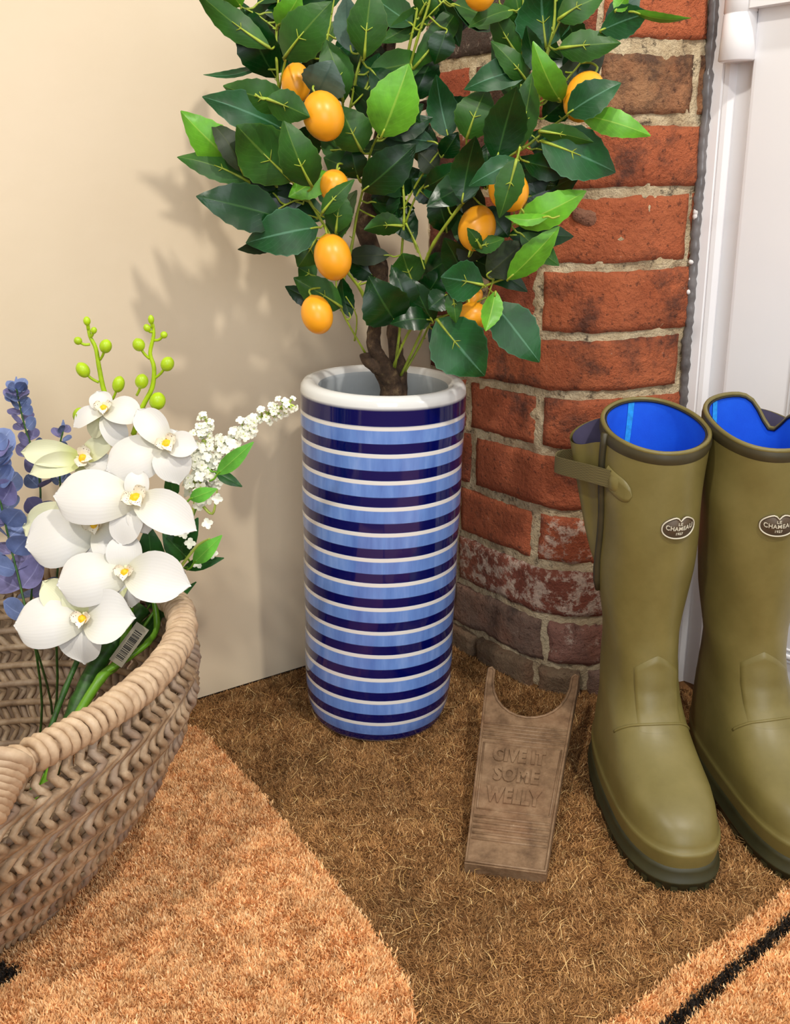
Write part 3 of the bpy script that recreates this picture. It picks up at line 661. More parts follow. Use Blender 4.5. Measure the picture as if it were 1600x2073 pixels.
for i in range(84):                 # leaves deeper inside the crown
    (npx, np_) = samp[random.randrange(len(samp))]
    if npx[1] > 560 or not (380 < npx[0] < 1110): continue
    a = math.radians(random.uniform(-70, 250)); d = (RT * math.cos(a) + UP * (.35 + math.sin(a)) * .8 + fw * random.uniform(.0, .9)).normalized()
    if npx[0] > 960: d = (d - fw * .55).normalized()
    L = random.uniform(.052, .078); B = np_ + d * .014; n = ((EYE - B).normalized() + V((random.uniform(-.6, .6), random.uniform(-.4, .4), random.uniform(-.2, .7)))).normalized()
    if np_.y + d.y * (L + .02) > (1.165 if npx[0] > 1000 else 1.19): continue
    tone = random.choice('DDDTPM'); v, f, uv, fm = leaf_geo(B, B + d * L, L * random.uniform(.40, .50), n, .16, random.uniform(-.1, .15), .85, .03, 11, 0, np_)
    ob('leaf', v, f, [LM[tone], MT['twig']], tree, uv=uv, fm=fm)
FR = [(655, 235, 1.045, 42, 50, (-.35, 1)), (600, 168, 1.085, 30, 40, (0, 1)), (676, 376, 1.07, 30, 32, (.2, 1)), (674, 521, 1.05, 38, 47, (-.25, 1)), (642, 637, 1.06, 32, 40, (-.3, 1)),
      (972, -22, 1.06, 34, 42, (0, 1)), (1183, 196, 1.055, 40, 52, (.45, 1)), (1030, 385, 1.055, 40, 44, (.4, -.6)), (966, 462, 1.085, 38, 46, (-.3, -1)), (956, 642, 1.07, 34, 30, (-.2, 1)), (962, 604, 1.10, 14, 22, (.5, 1))]
for px, py, y, rx, ry, ax in FR:
    c = aty(px, py, y); a = (RT * ax[0] + UP * ax[1]).normalized(); k = mpp(c)
    v, f = ellipsoid(c, a, (rx * k, ry * k), 20, 14, .06)
    o = ob('fruit', v, f, MT['fruit'], tree)
    top = c + a * ry * k * 1.03; npx, np_ = near(*proj(top))
    if (np_ - top).length > .07: np_ = top + a * .02 + V((.008, .01, .005))
    st, sf = tube(spline([top - a * .002, top + a * .006, (top + np_) / 2 + a * .006, np_], 3), .0012, 5); ob('stalk', st, sf, MT['twig'], o)

# ================================================================== BOOT JACK
JN, JF = V((.106, .820, .0)), V((.1765, 1.118, .066))
jv = (JF - JN); JL = jv.length; jv.normalize(); ju = V((jv.y, -jv.x, 0)).normalized(); jn = ju.cross(jv).normalized(); jt = .016
jroot = empty('boot_jack', (JN.x, JN.y, 0), 'rusty brown cast iron boot jack with raised lettering, lying before the brick pier', 'boot jack')
def jp(u, v, h=0): return JN + ju * u + jv * v + jn * (jt + h)
hw = lambda v: .0425 + (.0605 - .0425) * (v / JL) ** 1.15
N0 = .224     # bottom of the fork
out = [(-hw(0), 0), (hw(0), 0)] + [(hw(JL * t), JL * t) for t in (.25, .5, .75, .9)] + [(hw(JL) - .001, JL - .003), (hw(JL) - .005, JL)]
arc = []
for i in range(15):
    a = math.pi * i / 14; arc.append((math.cos(a) * .0515, JL - .006 - (JL - .006 - N0) * math.sin(a) ** .8))
out += arc + [(-hw(JL) + .005, JL), (-hw(JL) + .001, JL - .003)] + [(-hw(JL * t), JL * t) for t in (.9, .75, .5, .25)]
from mathutils.geometry import tessellate_polygon
tris = [tuple(t) for t in tessellate_polygon([[V((u, v, 0)) for u, v in out]])]; n = len(out)
tris = [t if (V(out[t[1]]) - V(out[t[0]])).cross(V(out[t[2]]) - V(out[t[0]])) > 0 else t[::-1] for t in tris]
vs = [jp(u, v) for u, v in out] + [jp(u, v, -jt) for u, v in out]
fs = tris + [tuple(i + n for i in reversed(t)) for t in tris] + [(i, i + n, (i + 1) % n + n, (i + 1) % n) for i in range(n)]
for a in range(n, 2 * n): vs[a].z = max(vs[a].z, .0004)
ob('plate', vs, fs, MT['iron'], jroot, smooth=False)
edge = [jp(u * .972, max(v, .003) if v < JL - .01 else v - .002, .0006) for u, v in out]
v, f = tube(edge, .0017, 6, closed=True); ob('rim', v, f, MT['iron'], jroot)
for v0 in [.034, .0415, .049, .0565, .064] + [.184, .190, .196, .202, .208]:
    h = hw(v0) - .004; v, f = tube([jp(-h, v0), jp(h, v0)], .0019, 6); ob('ridge', v, f, MT['iron'], jroot)
pn = []
for uu in ((-1, 1), (1, 1)):
    pn.append(tube([jp(uu[0] * (hw(.075) - .006), .075), jp(uu[0] * (hw(.176) - .006), .176)], .0012, 5))
pn += [tube([jp(-hw(.075) + .006, .075), jp(hw(.075) - .006, .075)], .0012, 5), tube([jp(-hw(.176) + .006, .176), jp(hw(.176) - .006, .176)], .0012, 5)]
v, f = join(pn); ob('panel_border', v, f, MT['iron'], jroot)
for body, vv, sz in (('GIVE IT', .159, .0225), ('SOME', .129, .0315), ('WELLY', .097, .0305)):
    tvs, tfs = textmesh(body, sz, .0016, 1.14, .0016)
    x0, x1 = min(p.x for p in tvs), max(p.x for p in tvs); k = {'GIVE IT': .061, 'SOME': .052, 'WELLY': .062}[body] / (x1 - x0)
    yc = (min(p.y for p in tvs) + max(p.y for p in tvs)) / 2; xc = (x0 + x1) / 2; hh = .0232 / (max(p.y for p in tvs) - min(p.y for p in tvs))
    ob('lettering', [jp((p.x - xc) * k - .002, vv + (p.y - yc) * hh, .0004 + p.z) for p in tvs], tfs, MT['iron'], jroot, smooth=False, label='raised cast letters')
for uu in (-.034, .034):
    a = jp(uu, .215, -jt)
    v, f = prism([V((a.x - .006, a.y - .008, .0005)), V((a.x + .006, a.y - .008, .0005)), V((a.x + .006, a.y + .008, .0005)), V((a.x - .006, a.y + .008, .0005))], V((0, 0, a.z + .002)))
    ob('foot', v, f, MT['iron'], jroot, smooth=False)

# ================================================================== BOOTS
RINGS = [  # z, half width, back (y+), front (-y), y of widest point, exponent
 (.030, .0500, .078, .206, -.105, 2.5), (.044, .0515, .079, .209, -.105, 2.5), (.049, .0520, .079, .2095, -.105, 2.5), (.052, .0500, .077, .2065, -.105, 2.5), (.060, .0495, .077, .204, -.103, 2.45),
 (.070, .0490, .076, .197, -.100, 2.4), (.078, .0480, .075, .186, -.095, 2.4), (.085, .0465, .074, .171, -.085, 2.35), (.092, .0450, .073, .152, -.075, 2.35), (.100, .0435, .072, .132, -.065, 2.3),
 (.110, .0420, .070, .112, -.05, 2.3), (.122, .0410, .066, .095, -.035, 2.25), (.136, .0402, .062, .082, -.02, 2.2), (.155, .0398, .058, .072, -.01, 2.15), (.180, .0402, .056, .066, -.005, 2.1),
 (.210, .0425, .058, .062, 0, 2.1), (.245, .0465, .062, .062, 0, 2.1), (.285, .0500, .066, .063, 0, 2.1), (.325, .0520, .069, .064, 0, 2.1), (.365, .0535, .070, .064, 0, 2.1), (.400, .0540, .070, .064, 0, 2.1), (.437, .0545, .070, .064, 0, 2.1)]
def boot(loc, yaw, lx, ly, side, label):
    root = empty('wellington_boot', loc, label, 'boot', rot=Euler((lx, ly, yaw)))
    root['group'] = 'pair of olive wellington boots'
    zt = [r[0] for r in RINGS]
    gap = side * (math.pi / 2 + (.30 if side < 0 else .74))          # slit at the outer back
    def par(z):
        z = max(zt[0], min(z, zt[-1])); i = 0
        while i < len(zt) - 2 and zt[i + 1] < z: i += 1
        t = (z - zt[i]) / (zt[i + 1] - zt[i]); a, b = RINGS[i], RINGS[i + 1]; return [a[k] + (b[k] - a[k]) * t for k in range(6)]
    def surf(th, z, off=0.0):          # th = 0 is the toe side, + to the right of the picture
        _, w_, bk, fr_, yc, ex = par(z); w_ += off; bk += off; fr_ += off
        c, s_ = math.cos(th), math.sin(th); p = 2 / ex
        x = w_ * math.copysign(abs(s_) ** p, s_)
        yy = math.copysign(abs(c) ** p, c); y = yc - (fr_ + yc) * yy if yy > 0 else yc - (bk - yc) * yy
        k = max(0, -y - .03) / .17; x += -side * .005 * k * k         # toe turns to the inner side
        if y > 0 and z < .10: x *= 1 - .22 * (y / .08) ** 2 * (1 - max(0, z - .05) / .05 if z > .05 else 1)
        sl = max(0, (z - .29) / .147); zz = z + y * .20 * sl * sl
        if side > 0: zz -= .034 * sl * sl * math.exp(-(((th % (2 * math.pi)) - gap) / .34) ** 2)
        wob = .0016 * math.sin(3 * th + z * 40 + side) * min(1, max(0, (z - .08) / .1))
        return V((x + wob, y, zz))
    NT = 48
    zz = []
    for i in range(len(zt) - 1):
        n = 2 if zt[i + 1] - zt[i] < .02 else 3
        zz += [zt[i] + (zt[i + 1] - zt[i]) * j / n for j in range(n)]
    zz.append(zt[-1])
    v, f = gridf(NT, len(zz), lambda u, t: surf(u * 2 * math.pi, zz[round(t * (len(zz) - 1))]), wrap=True)
    ob('upper', v, f, MT['rubber'], root)
    # sole: flange, groove, tread
    def sr(z, off): return [surf(2 * math.pi * i / NT, .03, off) * 1 + V((0, 0, z - .03)) for i in range(NT)]
    rows = [sr(.0005, -.004), sr(.0005, .0015), sr(.013, .003), sr(.0145, .0045), (sr(.0165, .0045)), sr(.018, .0022), sr(.027, .0022), sr(.0315, .0005), sr(.0315, -.008)]
    vs = [p for r in rows for p in r]; fs = []
    for j in range(len(rows) - 1):
        for i in range(NT): fs.append((j * NT + i, j * NT + (i + 1) % NT, (j + 1) * NT + (i + 1) % NT, (j + 1) * NT + i))
    fs.append(tuple(range(NT - 1, -1, -1))); ob('sole', vs, fs, MT['sole'], root)
    lug = []
    for i in range(NT):
        if i % 2: continue
        a = surf(2 * math.pi * i / NT, .03, .0012); b = surf(2 * math.pi * (i + 1) / NT, .03, .0012); a.z = b.z = .0005
        m = (a + b) / 2; e = (b - a) * .42; nrm = V((e.y, -e.x, 0)).normalized() * .002
        lug.append(box(m + V((0, 0, .005)), e, nrm, (0, 0, .0045)))
    v, f = join(lug); ob('tread', v, f, MT['sole'], root, smooth=False, kind='stuff')
    # lining
    v, f = gridf(NT, 16, lambda u, t: surf(u * 2 * math.pi, .437 - .0005 - .19 * t, -.0042), wrap=True)
    v2, f2 = v[-NT:], [tuple(range(NT))]; v, f = join([(v, f), (v2, f2)]); ob('lining', v, f, MT['lining'], root, label='bright blue inner lining')
    sv, sf = gridf(3, 14, lambda u, t: surf(math.pi + (.20 if side < 0 else .45) + (u - .5) * .15, .4362 - .15 * t, -.0050)); ob('seam_tape', sv, sf, MT['seam'], root, label='light blue tape over the lining seam')
    # dark collar binding
    v, f = gridf(NT, 4, lambda u, t: surf(u * 2 * math.pi, .4235 + .0145 * t, .0014 if 0 < t < 1 else .0), wrap=True)
    ob('collar', v, f, MT['trim'], root)
    v, f = tube([surf(2 * math.pi * i / NT, .4375, -.0018) for i in range(NT)], .0026, 6, closed=True); ob('collar_edge', v, f, MT['rubber'], root)
    v, f = tube([surf(2 * math.pi * i / NT, .4365, -.0052) for i in range(NT)], .0012, 5, closed=True); ob('binding', v, f, MT['ink'], root, label='black binding of the lining')
    # gusset pouch on the outer side
    def pouch(u, t, ins=0.0):
        z = .425 - .165 * t; k = (1 - t) ** .8; a0, a1 = gap - side * .42 * (1 - .5 * t), gap + side * .46 * (1 - .5 * t)
        A, B = surf(a0, z, -.001), surf(a1, z, -.001); ox = V((side, .35, 0)).normalized() * (.034 * k - ins)
        q = math.sin(math.pi * u) ** .55; base = A.lerp(B, u)
        base.z -= .012 * math.sin(math.pi * u) * k + .003 * math.sin(5 * u) * k
        return base + ox * max(q, 0) * (1 - .25 * math.sin(2 * math.pi * u + .6)) + V((0, .004 * math.sin(3 * math.pi * u) * k, 0))
    v, f = gridf(18, 12, lambda u, t: pouch(u, t)); ob('gusset', v, f, MT['rubber'], root, label='folded side gusset')
    v, f = gridf(18, 6, lambda u, t: pouch(u, t * .35 + .0, .0025 + .006 * t)); ob('gusset_lining', v, f, MT['navy'], root, label='navy cloth inside the gusset')
    tr = [surf(gap - side * (.44 - .20 * i / 14), .436 - .19 * i / 14, .0018) for i in range(15)]
    v, f = tube(tr, [.0042] * 12 + [.005, .005, .003], 6); ob('slit_trim', v, f, MT['trim'], root)
    # strap and its tab
    th0 = side * (math.pi / 2 - .42)
    P = [surf(th0, .391, .002), surf(side * (math.pi / 2 - .12), .390, .014), surf(gap - side * .18, .386, .030), surf(gap, .382, .046), surf(gap + side * .10, .380, .051),
         surf(gap + side * .25, .380, .048), surf(gap + side * .45, .382, .022), surf(gap + side * .65, .384, .004), surf(gap + side * .85, .386, .001)]
    sp = spline(P, 5); hh = .0095
    vs = []; fs = []
    for i, p in enumerate(sp):
        t = (sp[min(i + 1, len(sp) - 1)] - sp[max(i - 1, 0)]).normalized(); nn = V((t.y, -t.x, 0)).normalized() * .0008
        vs += [p + V((0, 0, -hh)) + nn, p + V((0, 0, hh)) + nn, p + V((0, 0, hh)) - nn, p + V((0, 0, -hh)) - nn]
    for i in range(len(sp) - 1):
        for k in range(4): fs.append((i * 4 + k, i * 4 + (k + 1) % 4, i * 4 + 4 + (k + 1) % 4, i * 4 + 4 + k))
    ob('strap', vs, fs, MT['web'], root, smooth=False, label='olive webbing adjuster strap')
    def tab(u, t, lift):
        q = u * 2 - 1; a = th0 + side * (.12 - .60 * t); half = .0135 * (1 if t < .55 else math.sqrt(max(0, 1 - ((t - .55) / .45) ** 2)))
        e = min(1, (1 - abs(q)) * 5, (1 - t) * 7 + .02); return surf(a, .3905 - .010 * t + q * half, .0004 + lift * max(0, e))
    v, f = gridf(9, 14, lambda u, t: tab(u, t, .0022)); ob('strap_tab', v, f, MT['rubber'], root, label='rounded rubber tab holding the strap')
    v, f = gridf(5, 5, lambda u, t: surf(th0 + side * (.02 - .22 * t), .388 + .017 * (u - .5), .0026 + .0022 * min(1, 6 * min(u, 1 - u, t + .02, 1 - t)))); ob('strap_keeper', v, f, MT['rubber'], root)
    # ankle reinforcement, pointed at the top
    def ank(u, t):
        q = u * 2 - 1; top = .196 - .020 * abs(q + .15) ** 1.2; z = .120 + (top - .120) * t
        e = min(1, (1 - abs(q)) * 12, (1 - t) * 18, t * 2.2); return surf(q * .62 + side * -.12, z, .0002 + .0022 * max(0, e))
    v, f = gridf(22, 20, ank); ob('ankle_patch', v, f, MT['rubber'], root)
    cap = [surf(-1.35 + 2.7 * i / 30 , .127 - .02 * abs(i / 15 - 1) ** 2, .0) for i in range(31)]
    v, f = tube(cap, .0016, 6); ob('vamp_edge', v, f, MT['rubber'], root)
    # badge
    bth = side * -.18 + (0.02 if side < 0 else .02); bz = .3475
    o = surf(bth, bz, .0012); tx = (surf(bth + .1, bz, .0012) - surf(bth - .1, bz, .0012)).normalized(); ty = (surf(bth, bz + .01, .0012) - surf(bth, bz - .01, .0012)).normalized(); tn = tx.cross(ty)
    if tn.y > 0: tn = -tn
    def bd(x, y, h): return o + tx * x + ty * y + tn * (h - 14 * x * x)
    def outl(k):
        r = []
        for i in range(48):
            a = 2 * math.pi * i / 48; x, y = .0190 * k * math.copysign(abs(math.cos(a)) ** .9, math.cos(a)), .0118 * k * math.copysign(abs(math.sin(a)) ** .9, math.sin(a))
            if y > 0: y -= .0046 * math.exp(-(x / .0026) ** 2) * (k ** 3); y += .0004 * math.exp(-((abs(x) - .0075) / .004) ** 2)
            r.append((x, y))
        return r
    O = outl(1.0)
    vs = [bd(0, -.001, .0018)] + [bd(x, y, .0018) for x, y in O] + [bd(x * 1.0, y * 1.0, -.0008) for x, y in O]; n = 48
    fs = [(0, 1 + i, 1 + (i + 1) % n) for i in range(n)] + [(1 + i, 1 + n + i, 1 + n + (i + 1) % n, 1 + (i + 1) % n) for i in range(n)]
    badge = ob('badge', vs, fs, MT['badge'], root, label='oval brown badge with silver edge and lettering')
    v, f = tube([bd(x * .97, y * .97, .0019) for x, y in O], .0008, 6, closed=True); ob('badge_edge', v, f, MT['silver'], badge)
    for body, y, h, wmax in (('LE', .0042, .0030, .0048), ('CHAMEAU', -.0008, .0042, .0300), ('1927', -.0062, .0026, .0076)):
        tv, tf = textmesh(body, .01, .0003, 1.08, .0001); xs = [p.x for p in tv]; ys = [p.y for p in tv]
        kx, ky = wmax / (max(xs) - min(xs)), h / (max(ys) - min(ys)); cx, cy = (max(xs) + min(xs)) / 2, (max(ys) + min(ys)) / 2
        pts = []
        for p in tv:
            x = (p.x - cx) * kx; yy = (p.y - cy) * ky
            if body == 'CHAMEAU': yy = yy * (1 + .35 * (abs(x) / .0157) ** 1.5) + .0028 * (x / .0157) ** 2
            pts.append(bd(x, y + yy, .0021 + p.z))
        ob('badge_lettering', pts, tf, MT['silver'], badge, smooth=False)
    return root
boot(V((.276, 1.000, 0)), math.radians(2), math.radians(.5), math.radians(.5), -1, 'left olive green wellington boot, nearer the brick pier, with strap facing the bricks')
boot(V((.401, 1.003, .004)), math.radians(9), math.radians(1.6), math.radians(-1.7), 1, 'right olive green wellington boot, standing nearer the white door')

# ================================================================== WICKER BASKET
e1, e2 = wd.copy(), wn.copy()            # along the wall, away from it
BCN = V((-.468, .796, .0045)); BH = .258
basket = empty('wicker_basket', (BCN.x, BCN.y, 0), 'grey willow basket with wrapped rim, standing against the cream wall', 'basket')
BP = [(0, .106), (.02, .129), (.06, .163), (.10, .193), (.14, .217), (.18, .235), (.22, .245), (.258, .237)]
def brad(h):
    h = max(0, min(BH, h))
    for (h0, r0_), (h1, r1_) in zip(BP, BP[1:]):
        if h <= h1: return r0_ + (r1_ - r0_) * (h - h0) / (h1 - h0)
    return BP[-1][1]
def bpt(a, h, off=0.0):
    rr = brad(h) + off; sw = .010 * math.cos(a) * (h / BH)
    return BCN + e1 * (rr * 1.13 * math.cos(a)) + e2 * (rr * .915 * math.sin(a)) + V((0, 0, h + sw))
NS = 126; LEV = [.004, .042, .080, .118, .156, .194, .228, .262]
for i in range(NS):
    a0 = 2 * math.pi * i / NS; lay = i % 2; pts = []; jit = random.uniform(-.006, .006)
    acc = 0.0
    for k in range(len(LEV) - 1):
        hA, hB = LEV[k], LEV[k + 1]; n = 7
        for j in range(n):
            t = j / n; h = hA + (hB - hA) * t
            # from the hoop the rod rises upright, then leans
            ang = a0 + jit + acc + (.030 * t / .26 if t < .26 else .030 - .118 * (t - .26) / .74)
            o_ = .0046 * math.cos(math.pi * 2 * (t - .08)) + .0004 * (1 if (i + k) % 2 else -1)
            pts.append(bpt(ang, h, o_))
        acc -= .088
    pts.append(bpt(a0 + jit + acc, BH - .004, .003))
    rr = .0043 * random.uniform(.85, 1.12)
    P = [p + V((nz(p, 60), nz(p + V((9, 0, 0)), 60), 0)) * .0012 for p in pts]
    v, f = tube(P, [rr * (.66 + .34 * min(1, q / 30)) for q in range(len(P))], 6); ob('willow_rod', v, f, MT['wicker'], basket)
for h in LEV[1:-1] + [.02, .06, .10, .137, .175, .21]:
    v, f = tube([bpt(2 * math.pi * q / 90, h, -.0055) for q in range(90)], .0042, 6, closed=True); ob('hoop', v, f, MT['wicker'], basket)
# base: woven discs
v, f = [], []
for q in range(7):
    r_ = .012 + q * .0155; pts = [BCN + e1 * r_ * 1.13 * math.cos(a) + e2 * r_ * .915 * math.sin(a) + V((0, 0, .008 + .002 * math.sin(a * 9 + q * 3))) for a in [2 * math.pi * m / 40 for m in range(40)]]
    v, f = tube(pts, .0078, 6, closed=True); ob('base_coil', v, f, MT['wicker'], basket)
# wrapped rim: two hidden canes and coils around them
v, f = tube([bpt(2 * math.pi * q / 90, BH + .003) for q in range(90)], .0084, 8, closed=True); ob('rim_cane', v, f, MT['rim'], basket)
NCO = 178
for i in range(NCO):
    a = 2 * math.pi * (i + random.uniform(-.2, .2)) / NCO; c = bpt(a, BH + .003); t = (bpt(a + .02, BH + .003) - bpt(a - .02, BH + .003)).normalized()
    n1 = V((t.y, -t.x, 0)).normalized(); n2 = t.cross(n1); R_ = .0112 * random.uniform(.94, 1.08); tl = random.uniform(.15, .5)
    pts = [c + (n1 * math.cos(b) + n2 * math.sin(b)) * R_ + t * (tl * .010 * math.cos(b)) for b in [2 * math.pi * m / 12 for m in range(12)]]
    v, f = tube(pts, .0045 * random.uniform(.88, 1.12), 6, closed=True); ob('rim_coil', v, f, MT['rim'], basket)
# bound handle lug on the near rim
hp = atz(-16, 1596, BH + .004)
for i in range(9):
    c = hp + V((-.012 + .0028 * i, -.004 + .0012 * i, -.020 + .0050 * i)); pts = [c + V((.016 * math.cos(b), -.010 * math.sin(b), .014 * math.sin(b))) for b in [2 * math.pi * m / 14 for m in range(14)]]
    v, f = tube(pts, .0056, 6, closed=True); ob('handle_wrap', v, f, MT['rim'], basket)

# ================================================================== FLOWERS
def petal_geo(c, d, n, L, W, cup=.18, bend=.15, shape=.8, claw=.12, nu=9, nv=9, wav=.03):
    """petal from c along d, face normal n"""
    d = V(d).normalized(); n = V(n); n = (n - d * n.dot(d)).normalized(); s = d.cross(n); vs, fs, uv = [], [], []
    for j in range(nv):
        t = 1 - (1 - j / (nv - 1)) ** 1.7; m_ = .58 if shape < .82 else .50
        hwid = W / 2 * (claw + (1 - claw) * math.sin(math.pi / 2 * t / m_) ** .9 if t < m_ else max(.10, math.sqrt(max(0, 1 - ((t - m_) / (1 - m_)) ** 2.6))))
        for i in range(nu):
            q = i / (nu - 1) * 2 - 1
            vs.append(V(c) + d * L * t * (1 - .06 * q * q * t) + s * hwid * q + n * (cup * hwid * q * q - bend * L * t * t + .10 * L * math.sin(math.pi * t) + wav * W * math.sin(5 * t + 3 * q) * t)); uv.append((q * .5 + .5, t))
    for j in range(nv - 1):
        for i in range(nu - 1): fs.append((j * nu + i, j * nu + i + 1, (j + 1) * nu + i + 1, (j + 1) * nu + i))
    return vs, fs, uv
spray = empty('orchid_spray', atz(118, 1490, .06), 'white artificial orchid spray with yellow centres and lime green buds in the basket', 'artificial flower')
def pxv(c, dx, dy, dz=0.0):      # a direction given on the picture plane plus towards the viewer
    return (RT * dx - UP * dy - fw * dz)
def orchid(px, py, Y, petals, lipdir, lipsz=1.0, face=(0, 0, 1)):
    c = aty(px, py, Y); k = mpp(c); n = pxv(c, *face).normalized()
    ld = pxv(c, *lipdir).normalized()
    parts = []
    vs, fs, _ = petal_geo(c + n * .004, (ld * .8 + n * .7), n - ld * .4, 26 * k * lipsz, 22 * k * lipsz, .5, .3, .8, .4, 6, 6); parts.append((vs, fs, 0))
    sd = ld.cross(n).normalized()
    for sg in (-1, 1):
        vs, fs, _ = petal_geo(c + n * .003 + sd * sg * 3 * k, (sd * sg * .8 + n * .5 - ld * .15), n, 28 * k * lipsz, 26 * k * lipsz, .5, -.3, .8, .5, 6, 6); parts.append((vs, fs, 0))
    a, b = ellipsoid(c + n * .006 + ld * 2 * k, n + ld * .3, (10 * k * lipsz, 9 * k * lipsz), 8, 6); a = [p + V((nz(p, 400), nz(p, 410), nz(p, 420))) * .0016 for p in a]; parts.append((a, b, 1))
    a, b = ellipsoid(c + n * .004 - ld * 10 * k, n - ld * .5, (5 * k * lipsz, 9 * k * lipsz), 8, 6); parts.append((a, b, 2))
    vs, fs, fm = joinm(parts)
    fl = ob('flower', vs, fs, [MT['lip'], MT['yellow'], MT['cream_col']], spray, fm=fm)
    for (dx, dy, dz, L, W, kind, cup, bend) in petals:
        d = pxv(c, dx, dy, dz).normalized(); nn = n if abs(d.dot(n)) < .9 else UP
        # real length so that the picture length is L pixels
        fl_ = math.hypot(dx, dy) / math.sqrt(dx * dx + dy * dy + dz * dz)
        vs, fs, uv = petal_geo(c - n * (.001 if kind == 'p' else .004), d, nn, L * k / max(.5, fl_), W * k, cup, bend, .78 if kind == 'p' else .85, .3, 9, 13)
        ob('petal' if kind == 'p' else 'sepal', vs, fs, MT['petal'] if kind != 'g' else MT['sepal'], fl, uv=uv)
# (dx, dy on the picture, dz towards the viewer, length px, width px, kind, cup, bend)
orchid(212, 832, .985, [(-1, .35, .3, 66, 42, 'p', .3, .3), (1, .1, .3, 78, 66, 'p', .3, .2), (-.35, -1, .1, 48, 46, 's', .3, .1), (.5, .9, .2, 80, 52, 's', .2, .2), (-.5, .8, -.1, 60, 40, 'g', .2, .1)], (.1, .7, .4), .8, (.1, -.5, 1))
orchid(338, 902, .960, [(-.55, -.75, .2, 92, 62, 'p', .4, .2), (.95, .0, .3, 62, 56, 'p', .3, .2), (-.95, .35, .4, 118, 98, 's', -.35, .2), (.30, .75, .3, 70, 78, 's', .2, .4), (.5, -.7, .0, 40, 46, 's', .2, .1)], (.5, .7, .4), 1.0, (.15, -.25, 1))
orchid(168, 930, .985, [(-1, -.12, .2, 118, 56, 'g', .4, -.05), (-.8, .25, .4, 96, 50, 'g', .5, .05), (.75, -.55, .2, 80, 44, 'g', .3, .1), (1, .2, .2, 70, 46, 's', .3, .1), (.1, 1, -.1, 60, 40, 'g', .3, .1)], (1, .1, .4), 1.0, (.3, -.2, 1))
orchid(276, 1012, .930, [(-.92, -.12, .35, 148, 118, 'p', -.30, .25), (.95, .38, .35, 128, 86, 'p', .35, .25), (.08, -1, .1, 66, 50, 's', .3, .1), (-.35, 1, .2, 96, 66, 's', .2, .1), (.35, 1, .1, 70, 60, 's', .2, .1)], (.5, .6, .5), 1.2, (.1, -.3, 1))
orchid(196, 1066, .940, [(-.95, .22, .35, 134, 124, 'p', -.30, .2), (.75, .55, .25, 92, 92, 'p', .3, .2), (-1, .02, -.15, 156, 96, 'g', .3, -.1), (.1, -1, .0, 60, 60, 's', .2, .1), (-.2, .95, .2, 110, 80, 's', .2, .2)], (.2, .8, .5), 1.0, (-.05, -.25, 1))
orchid(256, 1160, .905, [(-.95, .10, .4, 124, 112, 'p', -.30, .22), (.98, .12, .35, 124, 104, 'p', .3, .25), (-.05, -1, .1, 84, 74, 's', .25, .1), (.1, .9, .2, 66, 62, 's', .2, .3), (-.75, .75, -.1, 90, 70, 'g', .2, .1)], (.0, .9, .5), .9, (.0, -.25, 1))
orchid(172, 1255, .885, [(-.95, -.02, .4, 124, 108, 'p', -.25, .25), (.9, -.12, .35, 96, 112, 'p', .3, .25), (-.75, -.65, -.1, 120, 66, 'g', .3, -.1), (-.1, 1, .25, 84, 92, 's', .3, .3), (-.1, -.95, .1, 84, 80, 'g', .25, .1)], (-.1, .8, .5), .95, (-.1, -.3, 1))
def budstem(main, bud, Y0):
    pts = [aty(px, py, Y0) for px, py in main]; sp = spline(pts, 4); k = mpp(sp[0])
    v, f = tube(sp, [5.6 * k * (1 - .45 * i / len(sp)) for i in range(len(sp))], 7); st = ob('bud_stem', v, f, MT['bud'], spray)
    for (px, py, rx, ry, jx, jy, ax) in bud:
        c = aty(px, py, Y0 - .004); J = aty(jx, jy, Y0); a = (c - J).normalized() + UP * .6
        v, f = join([ellipsoid(c, a, (rx * k, ry * k), 14, 10, .04), tube(spline([J, (J + c) / 2 - UP * .002, c], 3), 2.8 * k, 6)]); ob('bud', v, f, MT['bud'], st)
budstem([(236, 850), (212, 795), (201, 745), (194, 705), (182, 680), (178, 655)], [(176, 650, 7, 9, 179, 668, 0), (190, 669, 6, 7, 183, 682, 0), (158, 690, 8, 8, 182, 697, 0), (214, 701, 12, 14, 203, 728, 0), (168, 749, 13, 16, 200, 774, 0), (240, 778, 12, 17, 224, 815, 0)], 1.0)
budstem([(270, 880), (288, 825), (308, 785), (312, 745), (304, 715), (311, 680), (309, 655)], [(306, 647, 6, 9, 309, 664, 0), (298, 664, 7, 8, 309, 671, 0), (332, 678, 7, 7, 313, 689, 0), (281, 698, 12, 13, 303, 726, 0), (339, 737, 13, 15, 313, 766, 0), (287, 772, 13, 15, 277, 800, 0), (319, 812, 16, 18, 302, 850, 0)], .985)
v, f = ellipsoid(aty(163, 842, .99), (0, 0, 1), (.008, .009), 12, 8); ob('bud', v, f, MT['bud'], spray)
